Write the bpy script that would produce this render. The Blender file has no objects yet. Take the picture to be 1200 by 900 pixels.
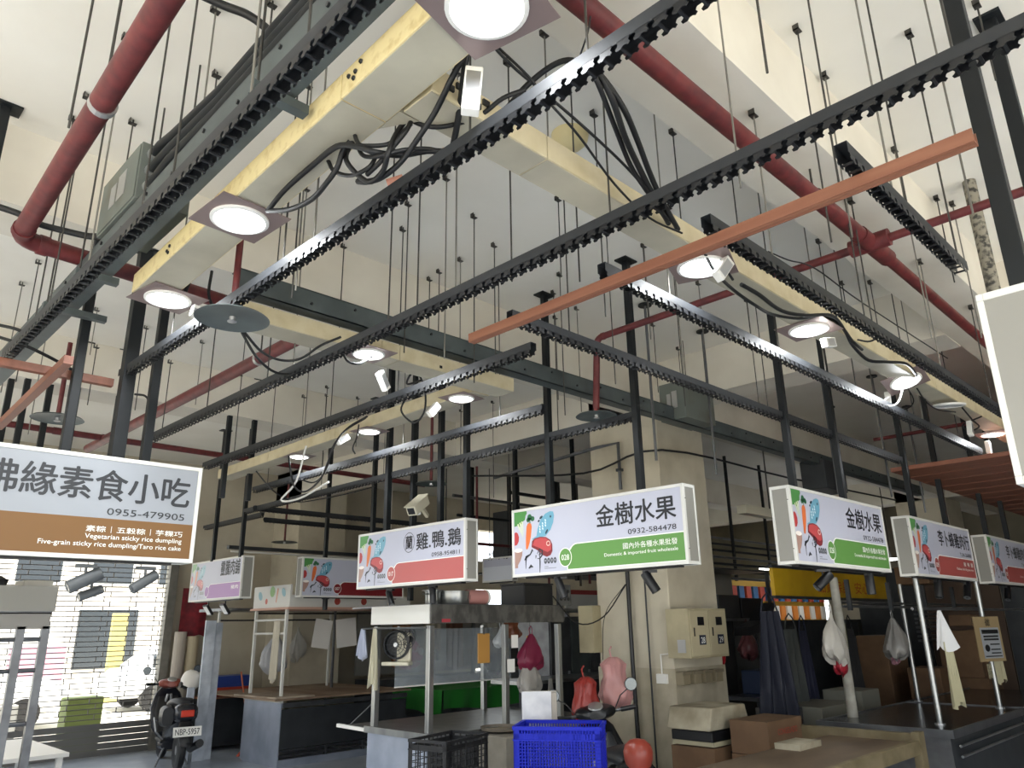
import bpy, math, random
from mathutils import Matrix, Vector
R = math.radians
random.seed(7)
S = bpy.context.scene
COL = S.collection

# ------------------------------------------------------------ camera
cd = bpy.data.cameras.new('camera'); cam = bpy.data.objects.new('camera', cd); COL.objects.link(cam)
cd.sensor_width = 36.0; cd.lens = 888.0 / 1200.0 * 36.0; cd.clip_start = 0.05; cd.clip_end = 300
right = Vector((0.71219754, -0.70180547, -0.01561261)); down = Vector((0.2032136, 0.22740924, -0.95235984)); fwd = Vector((0.6719218, 0.67509564, 0.30457672))
mw = Matrix.Identity(4)
for i in range(3):
    mw[i][0] = right[i]; mw[i][1] = -down[i]; mw[i][2] = -fwd[i]
mw[0][3], mw[1][3], mw[2][3] = 0, 0, 1.7
cam.matrix_world = mw
S.camera = cam

# ------------------------------------------------------------ daylight and exposure
w = bpy.data.worlds.new('sky'); S.world = w; w.use_nodes = True
bg = w.node_tree.nodes['Background']; bg.inputs[0].default_value = (0.90, 0.95, 1.0, 1); bg.inputs[1].default_value = 2.5
sd = bpy.data.lights.new('sun', 'SUN'); sd.energy = 17.0; sd.angle = R(3); sd.color = (1.0, 0.95, 0.88)
so = bpy.data.objects.new('sun', sd); COL.objects.link(so); so.rotation_euler = Vector((.40, .36, -.84)).to_track_quat('-Z', 'Y').to_euler()
S.view_settings.view_transform = 'Standard'; S.view_settings.look = 'None'
S.view_settings.exposure = 0.0; S.view_settings.gamma = 1.0
try: S.view_settings.use_curve_mapping = False
except Exception: pass
def portal(loc, rot, sx, sy):
    d = bpy.data.lights.new('daylight_opening', 'AREA'); d.shape = 'RECTANGLE'; d.size = sx; d.size_y = sy; d.cycles.is_portal = True
    o = bpy.data.objects.new('daylight_opening', d); COL.objects.link(o); o.location = loc; o.rotation_euler = rot

# ------------------------------------------------------------ materials
def lin(h):
    h = h.lstrip('#'); c = [int(h[i:i+2], 16) / 255 for i in (0, 2, 4)]
    return tuple(x / 12.92 if x <= .04045 else ((x + .055) / 1.055) ** 2.4 for x in c) + (1,)
def M(name, col, rough=.6, metal=0, col2=None, scale=6, bump=0, lo=.35, hi=.65, stretch=(1, 1, 1), emit=0, alpha=1, spec=None, detail=6):
    m = bpy.data.materials.new(name); m.use_nodes = True; nt = m.node_tree; b = nt.nodes['Principled BSDF']
    b.inputs['Base Color'].default_value = lin(col); b.inputs['Roughness'].default_value = rough; b.inputs['Metallic'].default_value = metal
    if spec is not None: b.inputs['Specular IOR Level'].default_value = spec
    if alpha < 1: b.inputs['Alpha'].default_value = alpha
    if emit:
        b.inputs['Emission Color'].default_value = lin(col); b.inputs['Emission Strength'].default_value = emit
    if col2 or bump:
        tc = nt.nodes.new('ShaderNodeTexCoord'); mp = nt.nodes.new('ShaderNodeMapping'); mp.inputs['Scale'].default_value = stretch
        nz = nt.nodes.new('ShaderNodeTexNoise'); nz.inputs['Scale'].default_value = scale; nz.inputs['Detail'].default_value = detail
        nt.links.new(tc.outputs['Object'], mp.inputs[0]); nt.links.new(mp.outputs[0], nz.inputs['Vector'])
        if col2:
            cr = nt.nodes.new('ShaderNodeValToRGB'); cr.color_ramp.elements[0].position = lo; cr.color_ramp.elements[1].position = hi
            cr.color_ramp.elements[0].color = lin(col); cr.color_ramp.elements[1].color = lin(col2)
            nt.links.new(nz.outputs['Fac'], cr.inputs[0]); nt.links.new(cr.outputs[0], b.inputs['Base Color'])
        if bump:
            bp = nt.nodes.new('ShaderNodeBump'); bp.inputs['Strength'].default_value = bump; bp.inputs['Distance'].default_value = .02
            nt.links.new(nz.outputs['Fac'], bp.inputs['Height']); nt.links.new(bp.outputs[0], b.inputs['Normal'])
    return m
m_ceil = M('painted_concrete', '#edeae1', .85, col2='#e2ddd2', scale=1.1, bump=.1, lo=.3, hi=.75)
m_beam = M('painted_beam', '#e3ded2', .85, col2='#cdc6b8', scale=1.6, bump=.1, lo=.35, hi=.8)
m_wall = M('painted_wall', '#c4bdab', .85, col2='#aea592', scale=1.3, bump=.06)
m_colm = M('column_paint', '#c9c1ad', .8, col2='#a79d88', scale=2.2, bump=.08, lo=.45, hi=.85)
m_floor = M('sealed_floor', '#bcc4cf', .3, col2='#a5aebb', scale=3, bump=.03)
m_ground = M('street_concrete', '#d2cec2', .9, col2='#c2beb2', scale=1)
m_black = M('black_steel', '#14181b', .5, 0, spec=.35)
m_rail = M('charcoal_painted_metal', '#2a2c2f', .5, .0, spec=.35)
m_rod = M('dull_rod', '#45433f', .5, .4)
m_red = M('red_oxide_pipe', '#6c2929', .5, col2='#521c1f', scale=14, bump=.05)
m_redb = M('bright_red_pipe', '#a33230', .45)
m_cream = M('lit_cream_trunking', '#e0cf9c', .5, col2='#b79c63', scale=22, lo=.5, hi=.85)  # yellow daylight on the trunking side put into the colour
m_cream2 = M('duller_cream_trunking', '#cbbf9f', .5, col2='#b5a680', scale=9, lo=.4, hi=.85)  # duller copy of the cream, for trunking drawn as less brightly lit
m_creamb = M('pale_trunking', '#bcb6a2', .5, col2='#a9a290', scale=3)  # greyer copy for the undersides, their weaker light put into the colour
m_steelg = M('green_grey_steel', '#5a6262', .5, .3, col2='#4a5151', scale=5)
m_jbox = M('grey_box_paint', '#6c726c', .6, .2, col2='#5f594c', scale=4, lo=.5, hi=.8)
m_cable = M('black_cable', '#0c0c0d', .55)
m_cablew = M('white_cable', '#d8d6d0', .5)
m_white = M('white_plastic', '#eceae4', .4)
m_whitem = M('white_painted_metal', '#d6d5cf', .45, .0)
m_alum = M('aluminium', '#b9babb', .35, .8)
m_panelg = M('grey_end_panel', '#8f8d86', .5, .1)
m_face = M('sign_white', '#bcbecd', .4)
m_ink = M('sign_ink', '#121318', .6)
m_inkw = M('sign_white_print', '#eff0ea', .5)
m_woodbar = M('orange_wood_strip', '#8f604a', .6, col2='#7c4d3a', scale=18, stretch=(1, .06, 1))
m_woodpl = M('brown_wood_strip', '#8b5844', .5, col2='#734634', scale=14, stretch=(1, .06, 1))
m_plate = M('mauve_lamp_plate', '#8d7b78', .35, .3)
m_lamp = M('lamp_glow', '#fbfdff', .5, emit=9)
m_lampoff = M('unlit_diffuser', '#b9bab8', .5)
m_steel = M('stainless_steel', '#a7a9a8', .28, .85, col2='#8d9091', scale=6, stretch=(1, 1, .2))
m_steeld = M('worn_stainless', '#75777a', .33, .7, col2='#606164', scale=5)
m_steelb = M('bluish_sheet_steel', '#b4bccb', .38, .45, col2='#9aa3b4', scale=3)
m_dark = M('dark_grey_panel', '#3c3f42', .5, .2, col2='#2f3236', scale=4)
m_blk = M('black_plastic', '#141518', .4)

# ------------------------------------------------------------ mesh builder
class B:
    def __init__(s): s.v = []; s.f = []
    def box(s, x0, x1, y0, y1, z0, z1):
        n = len(s.v); s.v += [(x0,y0,z0),(x1,y0,z0),(x1,y1,z0),(x0,y1,z0),(x0,y0,z1),(x1,y0,z1),(x1,y1,z1),(x0,y1,z1)]
        s.f += [[n+i for i in q] for q in ((0,3,2,1),(4,5,6,7),(0,1,5,4),(1,2,6,5),(2,3,7,6),(3,0,4,7))]; return s
    def bc(s, c, d, rot=None):
        n = len(s.v); t = B().box(-d[0]/2, d[0]/2, -d[1]/2, d[1]/2, -d[2]/2, d[2]/2)
        for p in t.v:
            p = Vector(p)
            if rot: p = rot @ p
            s.v.append(tuple(p + Vector(c)))
        s.f += [[n+i for i in q] for q in t.f]; return s
    def bar(s, a, b, w, h=None):
        a, b = Vector(a), Vector(b); h = h or w; d = b - a; q = d.to_track_quat('X', 'Z').to_matrix()
        return s.bc((a+b)/2, (d.length, w, h), q)
    def tube(s, pts, r, n=8, cap=True):
        pts = [Vector(p) for p in pts]; m0 = len(s.v); k = len(pts); rr = r if isinstance(r, (list, tuple)) else [r]*k
        up = None
        for i, p in enumerate(pts):
            t = (pts[min(i+1, k-1)] - pts[max(i-1, 0)]).normalized()
            if up is None: up = Vector((0,0,1)) if abs(t.z) < .9 else Vector((1,0,0))
            a = t.cross(up); a = a.normalized() if a.length > 1e-6 else Vector((1,0,0)); b = a.cross(t).normalized(); up = b
            for j in range(n):
                c = 2*math.pi*j/n; s.v.append(tuple(p + (a*math.cos(c) + b*math.sin(c))*rr[i]))
        for i in range(k-1):
            for j in range(n):
                q = m0+i*n; s.f.append([q+j, q+(j+1)%n, q+n+(j+1)%n, q+n+j])
        if cap: s.f += [[m0+j for j in range(n)][::-1], [m0+(k-1)*n+j for j in range(n)]]
        return s
    def lathe(s, prof, c=(0,0,0), n=20, q=None, cap=True):
        m0 = len(s.v); k = len(prof)
        for r, z in prof:
            for j in range(n):
                a = 2*math.pi*j/n; p = Vector((r*math.cos(a), r*math.sin(a), z))
                if q: p = q @ p
                s.v.append(tuple(p + Vector(c)))
        for i in range(k-1):
            for j in range(n):
                b = m0+i*n; s.f.append([b+j, b+(j+1)%n, b+n+(j+1)%n, b+n+j])
        if cap: s.f += [[m0+j for j in range(n)][::-1], [m0+(k-1)*n+j for j in range(n)]]
        return s
    def loft(s, secs, n=14, pw=2.4, q=None, c=(0,0,0)):
        """sections (x, z, halfwidth, halfheight[, y]) along x"""
        m0 = len(s.v); k = len(secs)
        for sec in secs:
            x, z, a, b = sec[:4]; yy = sec[4] if len(sec) > 4 else 0
            for j in range(n):
                t = 2*math.pi*j/n; cs, sn = math.cos(t), math.sin(t)
                y = a*math.copysign(abs(cs)**(2/pw), cs); zz = b*math.copysign(abs(sn)**(2/pw), sn)
                p = Vector((x, yy+y, z+zz))
                if q: p = q @ p
                s.v.append(tuple(p+Vector(c)))
        for i in range(k-1):
            for j in range(n):
                b_ = m0+i*n; s.f.append([b_+j, b_+(j+1)%n, b_+n+(j+1)%n, b_+n+j])
        s.f += [[m0+j for j in range(n)][::-1], [m0+(k-1)*n+j for j in range(n)]]
        return s
    def prism(s, poly, mapf, t0, t1):
        """poly in 2D, mapf(u, v, t) -> point"""
        n = len(poly); m0 = len(s.v)
        for t in (t0, t1):
            for u, v in poly: s.v.append(tuple(mapf(u, v, t)))
        s.f.append([m0+i for i in range(n)]); s.f.append([m0+n+i for i in range(n)][::-1])
        for i in range(n): j = (i+1) % n; s.f.append([m0+i, m0+n+i, m0+n+j, m0+j])
        return s
    def flat(s, poly, y):
        n = len(s.v); s.v += [(u, y, v) for u, v in poly]; s.f.append(list(range(n, n+len(poly)))); return s
    def cloth(s, w, h, folds=3, amp=.03, n=16, m=12, seed=0, taper=1.0, pinch=1.0, sway=0, c=(0,0,0)):
        """hanging cloth, top at z=0: width w*pinch at top, w at bottom"""
        rnd = random.Random(seed); ph = rnd.random()*6; m0 = len(s.v)
        for side in (0, 1):
            for i in range(m+1):
                v = i/m; ww = w*(pinch + (taper-pinch)*v)
                for j in range(n+1):
                    u = j/n - .5
                    y = amp*math.sin(u*folds*6.283+ph+v*1.2)*(.35+.65*v) + side*.004
                    z = -h*v - (.03*math.sin(u*7+ph) if i == m else 0)
                    s.v.append((c[0]+u*ww+sway*v, c[1]+y, c[2]+z))
        N = (n+1)*(m+1)
        for side in (0, 1):
            for i in range(m):
                for j in range(n):
                    a = m0+side*N+i*(n+1)+j; q = [a, a+1, a+n+2, a+n+1]; s.f.append(q if side else q[::-1])
        ring = [j for j in range(n+1)] + [i*(n+1)+n for i in range(1, m+1)] + [m*(n+1)+j for j in range(n-1, -1, -1)] + [i*(n+1) for i in range(m-1, 0, -1)]
        for k in range(len(ring)):
            a, b = ring[k], ring[(k+1) % len(ring)]; s.f.append([m0+a, m0+b, m0+N+b, m0+N+a])
        return s
    def bag(s, r, h, c=(0,0,0), seed=0, flat=.6, n=40, neck=.25):
        """limp plastic bag hanging from its gathered neck at c: pleats fan out and break into creases"""
        rnd = random.Random(seed); m0 = len(s.v); o = [rnd.random()*6 for _ in range(8)]
        prof = [(neck*.45,.0),(neck*.8,-.05),(neck*1.25,-.14),(neck*.5+.38,-.28),(.74,-.42),(.9,-.56),(1,-.70),(1.02,-.82),(.9,-.92),(.6,-.985),(.2,-1)]
        for k, (a, z) in enumerate(prof):
            w = min(1, k/4)
            for j in range(n):
                t = 2*math.pi*j/n
                f = 1+.13*w*math.sin(2*t+o[0])+.10*math.sin(9*t+o[1]+k*.25)*(1-.5*w)+.07*w*math.sin(5*t+o[2]-k*.9)+.05*math.sin(13*t+o[3]+k*1.3)+.04*rnd.uniform(-1,1)*w
                q = r*a*f; zz = z*h*(1+.05*w*math.sin(3*t+o[4])+.04*w*math.sin(7*t+o[5])) + .05*h*w*math.copysign(1, math.cos(t))*math.sin(o[6])
                s.v.append((c[0]+q*math.cos(t)+r*.12*w*math.sin(o[7]+k*.4), c[1]+q*math.sin(t)*flat, c[2]+zz))
        for i in range(len(prof)-1):
            for j in range(n):
                b = m0+i*n; s.f.append([b+j, b+n+j, b+n+(j+1)%n, b+(j+1)%n])
        s.f += [[m0+j for j in range(n)], [m0+(len(prof)-1)*n+j for j in range(n)][::-1]]
        return s
def obj(name, b, mat, parent=None, bev=0, smooth=False, label=None, kind=None, loc=None, rotz=0):
    me = bpy.data.meshes.new(name); me.from_pydata([tuple(v) for v in b.v], [], b.f); me.update()
    o = bpy.data.objects.new(name, me); COL.objects.link(o); me.materials.append(mat)
    if smooth:
        for p in me.polygons: p.use_smooth = True
        try: me.set_sharp_from_angle(angle=R(50))
        except Exception: pass
    if bev:
        md = o.modifiers.new('bevel', 'BEVEL'); md.width = bev; md.segments = 2; md.limit_method = 'ANGLE'; md.angle_limit = R(50)
    if parent: o.parent = parent
    if loc: o.location = loc
    if rotz: o.rotation_euler = (0, 0, rotz)
    if label: o['label'] = label
    if kind: o['kind'] = kind
    return o
def tag(o, label, cat, group=None, kind=None):
    o['label'] = label; o['category'] = cat
    if group: o['group'] = group
    if kind: o['kind'] = kind
    return o
def thing(name, label, cat, loc=(0,0,0), rotz=0, group=None):
    o = bpy.data.objects.new(name, None); COL.objects.link(o); o.empty_display_size = .05
    o.location = loc; o.rotation_euler = (0, 0, rotz)
    return tag(o, label, cat, group)
def struct(name, b, mat, bev=0): return obj(name, b, mat, kind='structure', bev=bev)
def dup(root, loc, rotz=0, label=None, group=None, scale=None):
    def cp(o, par):
        c = o.copy(); COL.objects.link(c)
        if par: c.parent = par
        for ch in kids.get(o.name, ()): cp(ch, c)
        return c
    kids = {}
    def walk(o):
        kids[o.name] = list(o.children)
        for ch in o.children: walk(ch)
    walk(root); r = cp(root, None); r.location = loc; r.rotation_euler = (0, 0, rotz)
    if label: r['label'] = label
    if group: r['group'] = group
    if scale: r.scale = scale
    return r
def text(body, mat, parent, x, z, h, w=None, align='R', y=-.004, bold=0, skew=0, name='lettering', vert=None):
    """flat lettering in the XZ plane facing -Y; x is the right (R), left (L) or centre (C) edge, z its bottom"""
    c = bpy.data.curves.new('t', 'FONT'); c.body = body; c.size = 1; c.shear = skew; c.resolution_u = 3
    o = bpy.data.objects.new('t', c); COL.objects.link(o); dg = bpy.context.evaluated_depsgraph_get()
    me = bpy.data.meshes.new_from_object(o.evaluated_get(dg)); bpy.data.objects.remove(o)
    xs = [v.co.x for v in me.vertices]; ys = [v.co.y for v in me.vertices]
    x0, x1, y0, y1 = min(xs), max(xs), min(ys), max(ys); sy = h/(y1-y0); sx = (w/(x1-x0)) if w else sy
    ww = (x1-x0)*sx; ox = {'R': x-ww, 'L': x, 'C': x-ww/2}[align]
    for v in me.vertices: v.co = Vector(((v.co.x-x0)*sx+ox, y, (v.co.y-y0)*sy+z))
    if bold > 0:
        e = (h*.018 if h > .1 else h*.006); V0 = [v.co.copy() for v in me.vertices]; F0 = [list(p.vertices) for p in me.polygons]; V, F = [], []
        for k, (dx, dz) in enumerate(((0,0),(e,0),(-e,0),(0,e*.8),(0,-e*.8))):
            n = len(V); V += [(c.x+dx, c.y-.00006*k, c.z+dz) for c in V0]; F += [[n+i for i in f] for f in F0]
        me = bpy.data.meshes.new(name); me.from_pydata(V, [], F)
    me.materials.clear(); me.materials.append(mat); me.name = name
    o = bpy.data.objects.new(name, me); COL.objects.link(o); o.parent = parent
    return o

# ------------------------------------------------------------ the building
XW, XE, YS, YN = -4.0, 20.0, -5.0, 12.9
ZC = 4.43; ZB = 3.957
struct('floor', B().box(XW, XE, YS, YN, -.15, 0), m_floor)
struct('ground', B().box(-60, 80, -50, 70, -.3, -.16), m_ground)
struct('ceiling', B().box(XW, XE, YS, YN+.3, ZC, ZC+.2), m_ceil)
for i, y0 in enumerate((-2.1, 1.2, 4.515, 7.85)):
    struct('ceiling_beam', B().box(XW, XE, y0, y0+.43, ZB, ZC+.01), m_beam)
for x0 in (6.69, 16.3):
    for y0, y1 in ((-1.67, 1.2), (1.63, 4.515), (4.945, 7.85), (8.28, 12.9)):
        struct('cross_beam', B().box(x0, x0+.43, y0, y1, ZB-.01, ZC+.01), m_beam)
struct('cross_beam', B().box(-2.9, -2.5, 4.945, 7.85, ZB, ZC+.01), m_beam)
# back wall with the roller grille opening (x -1.6..4.95) and a second doorway further right
wb = B(); t0, t1 = YN, YN+.25
wb.box(XW, -1.6, t0, t1, 0, ZC); wb.box(-1.6, 4.98, t0, t1, 3.0, ZC); wb.box(4.98, 11.0, t0, t1, 0, ZC)
wb.box(11.0, 11.6, t0, t1, 0, ZC); wb.box(11.6, 13.6, t0, t1, 2.5, 3.1); wb.box(11.6, 13.6, t0, t1, 3.8, ZC); wb.box(13.6, XE, t0, t1, 0, ZC)
struct('wall_back', wb, m_wall)
we = B(); we.box(XE, XE+.25, YS, 8.7, 0, ZC); we.box(XE, XE+.25, 8.7, 10.3, 2.9, ZC)
we.box(XE, XE+.25, 10.3, YN, 0, ZC)
struct('wall_right', we, M('darker_wall_paint', '#86806f', .85, col2='#716b5d', scale=1.2))  # darker beige than the other walls
struct('unseen_wall_front', B().box(6.5, XE, YS-.25, YS, 0, ZC), m_wall)  # unseen wall, its length set to balance the daylight from the front
struct('unseen_wall_left', B().box(XW-.25, XW, 9.0, YN, 0, ZC), m_wall)  # unseen wall, kept short to let in daylight from the side
for (x, y) in ((6.69, 4.53), (16.3, 4.53), (16.3, 12.0), (6.69, 12.0)):
    if (x, y) == (6.69, 12.0): struct('column', B().box(x, x+.93, y, 12.9, 0, ZC), m_colm)
    else: struct('column', B().box(x, x+.91, y, y+.93, 0, ZC), m_colm, bev=.01)
struct('column', B().box(-2.9, -2.0, 4.53, 5.46, 0, ZC), m_colm)
struct('column_plinth', B().box(6.675, 7.615, 4.515, 5.475, 0, 1.28), M('grubby_column_base', '#c0b7a1', .8, col2='#958a74', scale=3, lo=.4, hi=.8))
portal((XW, 2, 2.2), (0, R(-90), 0), 4.4, 14)
portal((1.25, YS, 2.2), (R(90), 0, 0), 10.5, 4.4)
portal((1.7, YN+.1, 1.5), (R(-90), 0, 0), 6.6, 3)

# ------------------------------------------------------------ notched ceiling carriers
def carrier(axis, fixed, a, b, label, zb=3.135, pitch=.0585, top=m_rail):
    L = b-a; bb = B(); tb = B(); hw = .021; zt = .064; zb -= .004
    prof = [(0,.024),(.007,.020),(.010,.012),(.005,.005),(.012,-.002),(.020,.003),(.028,.002),(.036,-.005),(.049,-.004),(.053,.004),(.046,.009),(.044,.015),(.050,.024)]
    for side in (-hw, hw):
        if axis == 'X': mp = lambda u, v, t: (u, side+t, v)
        else: mp = lambda u, v, t: (side+t, u, v)
        bb.prism([(0,.022),(L,.022),(L,zt),(0,zt)], mp, -.001, .001)
        for k in range(int(L/pitch)):
            tb.prism([(k*pitch+u+.004, v) for u, v in prof], mp, -.001, .001)
    for k in range(int(L/pitch)):
        u = k*pitch+.034
        if axis == 'X': tb.box(u, u+.008, -hw, hw, -.002, .004)
        else: tb.box(-hw, hw, u, u+.008, -.002, .004)
    if axis == 'X': bb.box(0, L, -hw, hw, zt-.001, zt+.001); loc = (a, fixed, zb)
    else: bb.box(-hw, hw, 0, L, zt-.001, zt+.001); loc = (fixed, a, zb)
    t = thing('ceiling_carrier', label, 'ceiling rail', loc, 0, 'notched ceiling carriers')
    obj('channel', bb, m_rail, t); obj('hook_teeth', tb, m_blk, t, kind='stuff')
    return t
m_zinc = M('bare_zinc_strip', '#8c8f92', .3, .8)
carrier('Y', .79, -.8, 4.75, 'black notched carrier nearest the red elbow pipe and grey junction box')
carrier('Y', 1.372, -.8, 4.68, 'black notched carrier passing under the first round sprinkler dish')
carrier('Y', 2.09, -.8, 6.2, 'long black notched carrier crossing the middle of the ceiling in front of the orange strip')
carrier('Y', 2.86, 2.7, 6.95, 'black notched carrier ending just left of the orange wooden strip, near the paired round lamps')
carrier('Y', 3.80, 3.5, 7.85, 'black notched carrier between the row of small lamps and the duck stall posts')
carrier('Y', 4.45, 3.2, 9.4, 'black notched carrier fixed to the posts above the chicken, duck and goose sign')
carrier('X', 2.47, 2.45, 7.75, 'black notched carrier fixed to the posts of the fruit signs')
carrier('X', 1.83, 2.38, 7.9, 'black notched carrier with shiny flank starting under the orange strip, above the fruit sign')
carrier('X', 1.30, 2.36, 7.9, 'black notched carrier running alongside the cream trunking to the right')
carrier('X', .745, 2.28, 3.55, 'black notched carrier end nearest the blank white sign box')
carrier('Y', 4.75, 9.5, 11.3, 'pale lit notched carrier over the lilac pork stall sign')
carrier('X', 9.05, 4.4, 7.6, 'dark notched carrier over the stall with the wooden table, nearer one')
carrier('X', 9.95, 5.0, 8.2, 'dark notched carrier over the stall with the wooden table, further one')

def baffle(axis, fixed, a, b, z, label, mat):
    bb = B(); w = .022; h = .045; mp = (lambda u, v, t: (t, u, v)) if axis == 'Y' else (lambda u, v, t: (t, -u, v))
    prof = [(-w,0),(w,0),(w,h),(w-.004,h),(w-.004,.004),(-w+.004,.004),(-w+.004,h),(-w,h)]
    if axis == 'Y': bb.prism(prof, lambda u, v, t: (u, t, v), 0, b-a); loc = (fixed, a, z)
    else: bb.prism(prof, lambda u, v, t: (t, u, v), 0, b-a); loc = (a, fixed, z)
    for s in (-.012, .012):
        if axis == 'Y': bb.box(s-.002, s+.002, 0, b-a, -.002, 0)
        else: bb.box(0, b-a, s-.002, s+.002, -.002, 0)
    o = obj('ceiling_strip', bb, mat); o.location = loc
    return tag(o, label, 'ceiling strip')
baffle('Y', 2.42, .40, 2.72, 3.085, 'orange-brown wooden U-shaped strip clipped alone across the black carriers', m_woodbar)
baffle('X', 4.69, .0, 1.33, 3.085, 'dull brown wooden strip clipped across the carrier ends above the vegetarian sign', m_woodpl)
bb = B().bar((.99, 4.29, 3.07), (1.05, 6.09, 3.07), .045, .045); tag(obj('ceiling_strip', bb, m_woodpl), 'faded wooden strip running away behind the vegetarian sign', 'ceiling strip')
t = thing('strip_ceiling', 'brown wood-strip ceiling panel of close-set planks at the right, under the carrier ends', 'ceiling panel', (7.86, 0, 3.09))
for k in range(38):
    x = k*.15; pl = obj('plank', B().box(x+.002, x+.148, .35, 2.62, 0, .04), m_woodpl, t) if k == 0 else None
    if k == 0: pl0 = pl
    else:
        pl = pl0.copy(); COL.objects.link(pl); pl.parent = t; pl.location = (x, 0, .002*(k % 3))

# ------------------------------------------------------------ cream cable trunking with round lamps
ZT = 3.35
def trunk(name, label, a, b, w, joints, h=.10, side=m_cream):
    """trunk along the line a-b (centre of its underside)"""
    d = Vector((b[0]-a[0], b[1]-a[1], 0)); L = d.length; t = thing(name, label, 'cable trunking', (a[0], a[1], ZT), math.atan2(d.y, d.x), 'cream cable trunking')
    xs = [0]+joints+[L]
    for i in range(len(xs)-1):
        obj('trunking_length', B().box(xs[i]+.002, xs[i+1]-.002, -w/2, w/2, 0, h), side, t, bev=.003)
        obj('bottom_cover', B().box(xs[i]+.004, xs[i+1]-.004, -w/2+.006, w/2-.006, -.003, 0), m_creamb, t)
    return t
t1 = trunk('cable_trunking', 'wide cream trunking at top left with its side coloured as yellow-lit, ending beside the twin posts', (1.112, -.6), (1.208, 3.86), .18, [1.5, 2.45])
obj('chamfer_plate', B().prism([(2.375,-.09),(2.375,-.17),(2.50,-.09)], lambda u, v, t: (u, v, t), 0, .1), m_creamb, t1)
for (x, dz) in ((2.36, .05), (2.33, .07), (2.37, .03), (2.40, .055), (3.95, .06), (3.98, .045), (3.96, .03), (1.2, .06)):
    obj('bolt', B().lathe([(.009, 0), (.007, .006)], (x, .092, dz), 6, Matrix.Rotation(R(-90), 3, 'X')), m_blk, t1)
t2 = trunk('cable_trunking', 'long cream trunking running right from the cable tangle, under four lamps', (1.262, 1.69), (8.6, 1.69), .155, [.55, 3.2, 4.85, 6.55], side=m_cream2)
for (x, dz) in ((.10, .06), (.18, .03), (.22, .06), (.06, .035)):
    obj('bolt', B().box(x, x+.03, -.086, -.077, dz, dz+.022), m_blk, t2)
t3 = trunk('cable_trunking', 'cream trunking below the green-grey steel beam, left of the square junction', (1.62, 3.87), (3.78, 3.87), .19, [.98, 1.12], side=m_cream2)
for (x, dz) in ((1.72, .05), (1.78, .06), (1.75, .03), (1.45, .02)): obj('bolt', B().box(x, x+.02, -.1, -.094, dz, dz+.018), m_blk, t3)
t4 = trunk('cable_trunking', 'cream trunking running away to the left behind the carriers, with three small lamps', (3.63, 3.98), (3.70, 8.4), .17, [.6, 1.9, 3.2], side=m_cream2)

lampn = [('brightest round lamp on a square mauve plate at the top edge', 1.15, 1.23, .30, 12),
 ('round lamp on a mauve plate beside the red sprinkler drop pipe', 1.178, 2.78, .30, 3),
 ('round lamp at the open end of the wide cream trunking', 1.275, 3.79, .29, 8),
 ('round lamp on a brown plate beside the orange strip with a dangling driver box', 2.99, 1.695, .30, 20),
 ('round lamp on the long right trunking, second after the orange strip', 4.18, 1.715, .29, 0),
 ('tilted round lamp on the right trunking with a loose white wire loop', 5.68, 1.69, .28, 6),
 ('round lamp hanging in the gap of the cream trunking under the steel beam', 2.51, 3.79, .26, 0),
 ('small round lamp at the near end of the far trunking, above the duck sign', 3.58, 4.14, .25, 10),
 ('small round lamp in the middle of the far trunking', 3.64, 5.43, .25, 4),
 ('small round lamp at the far end of the far trunking', 3.70, 6.73, .25, -6),
 ('round lamp beside the edge of the blank white sign box', 8.05, 1.73, .27, 0)]
lp0 = None
for i, (lb, x, y, s, rz) in enumerate(lampn):
    z = ZT-.008
    if lp0 is None:
        t = thing('ceiling_lamp', lb, 'lamp', (x, y, z), R(rz), 'round ceiling lamps')
        obj('mounting_plate', B().box(-.15, .15, -.15, .15, -.004, .0), m_plate, t)
        obj('bezel', B().lathe([(.118,-.004),(.118,-.012),(.104,-.016),(.100,-.006)], n=32), m_white, t, smooth=True)
        obj('diffuser', B().lathe([(.100,-.008),(.095,-.013),(.001,-.014)], n=32), m_lamp, t, smooth=True)
        lp0 = t
    else:
        t = dup(lp0, (x, y, z), R(rz), lb, scale=(s/.3*1.0,)*3)
        if i == 5: t.rotation_euler = (R(-14), R(10), R(rz))
    ld = bpy.data.lights.new('lamp_light', 'AREA'); ld.shape = 'DISK'; ld.size = .18; ld.energy = 7; ld.color = (.93, .97, 1)
    lo_ = bpy.data.objects.new('lamp_light', ld); COL.objects.link(lo_); lo_.parent = t; lo_.location = (0, 0, -.03)
t = thing('ceiling_lamp', 'unlit grey round lamp hanging loose below the right trunking', 'lamp', (6.53, 1.66, 3.31), 0, 'round ceiling lamps')
obj('bezel', B().lathe([(.118,.01),(.118,-.002),(.104,-.008),(.100,0)], n=32), m_white, t); obj('diffuser', B().lathe([(.1,-.002),(.001,-.005)], n=32), m_lampoff, t); t.rotation_euler = (R(6), R(-5), 0)

def driver(label, loc, rx, ry, rz, L=.15):
    t = thing('lamp_driver', label, 'driver box', loc, 0, 'white lamp driver boxes'); t.rotation_euler = (R(rx), R(ry), R(rz))
    obj('case', B().box(-.028, .028, -.02, .02, -L, 0), m_white, t, bev=.004)
    obj('label_plate', B().box(-.022, .022, -.0215, -.02, -L+.02, -.02), m_alum, t); return t
driver('white driver box hanging upright beside the brightest lamp', (1.31, 1.46, 3.36), 0, 5, -40, .16)
driver('white driver box dangling at the lamp beside the orange strip', (3.0, 1.56, 3.32), 0, 40, -10, .14)
driver('white driver box lying sideways beside the second right lamp', (4.32, 1.64, 3.27), 0, 75, 0, .14)
driver('white driver box hanging from the tilted lamp', (5.75, 1.85, 3.29), 0, -60, 20, .13)
driver('white driver box in the cable tangle beside the unlit lamp', (7.15, 1.69, 3.29), 0, 20, 0, .13)
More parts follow.
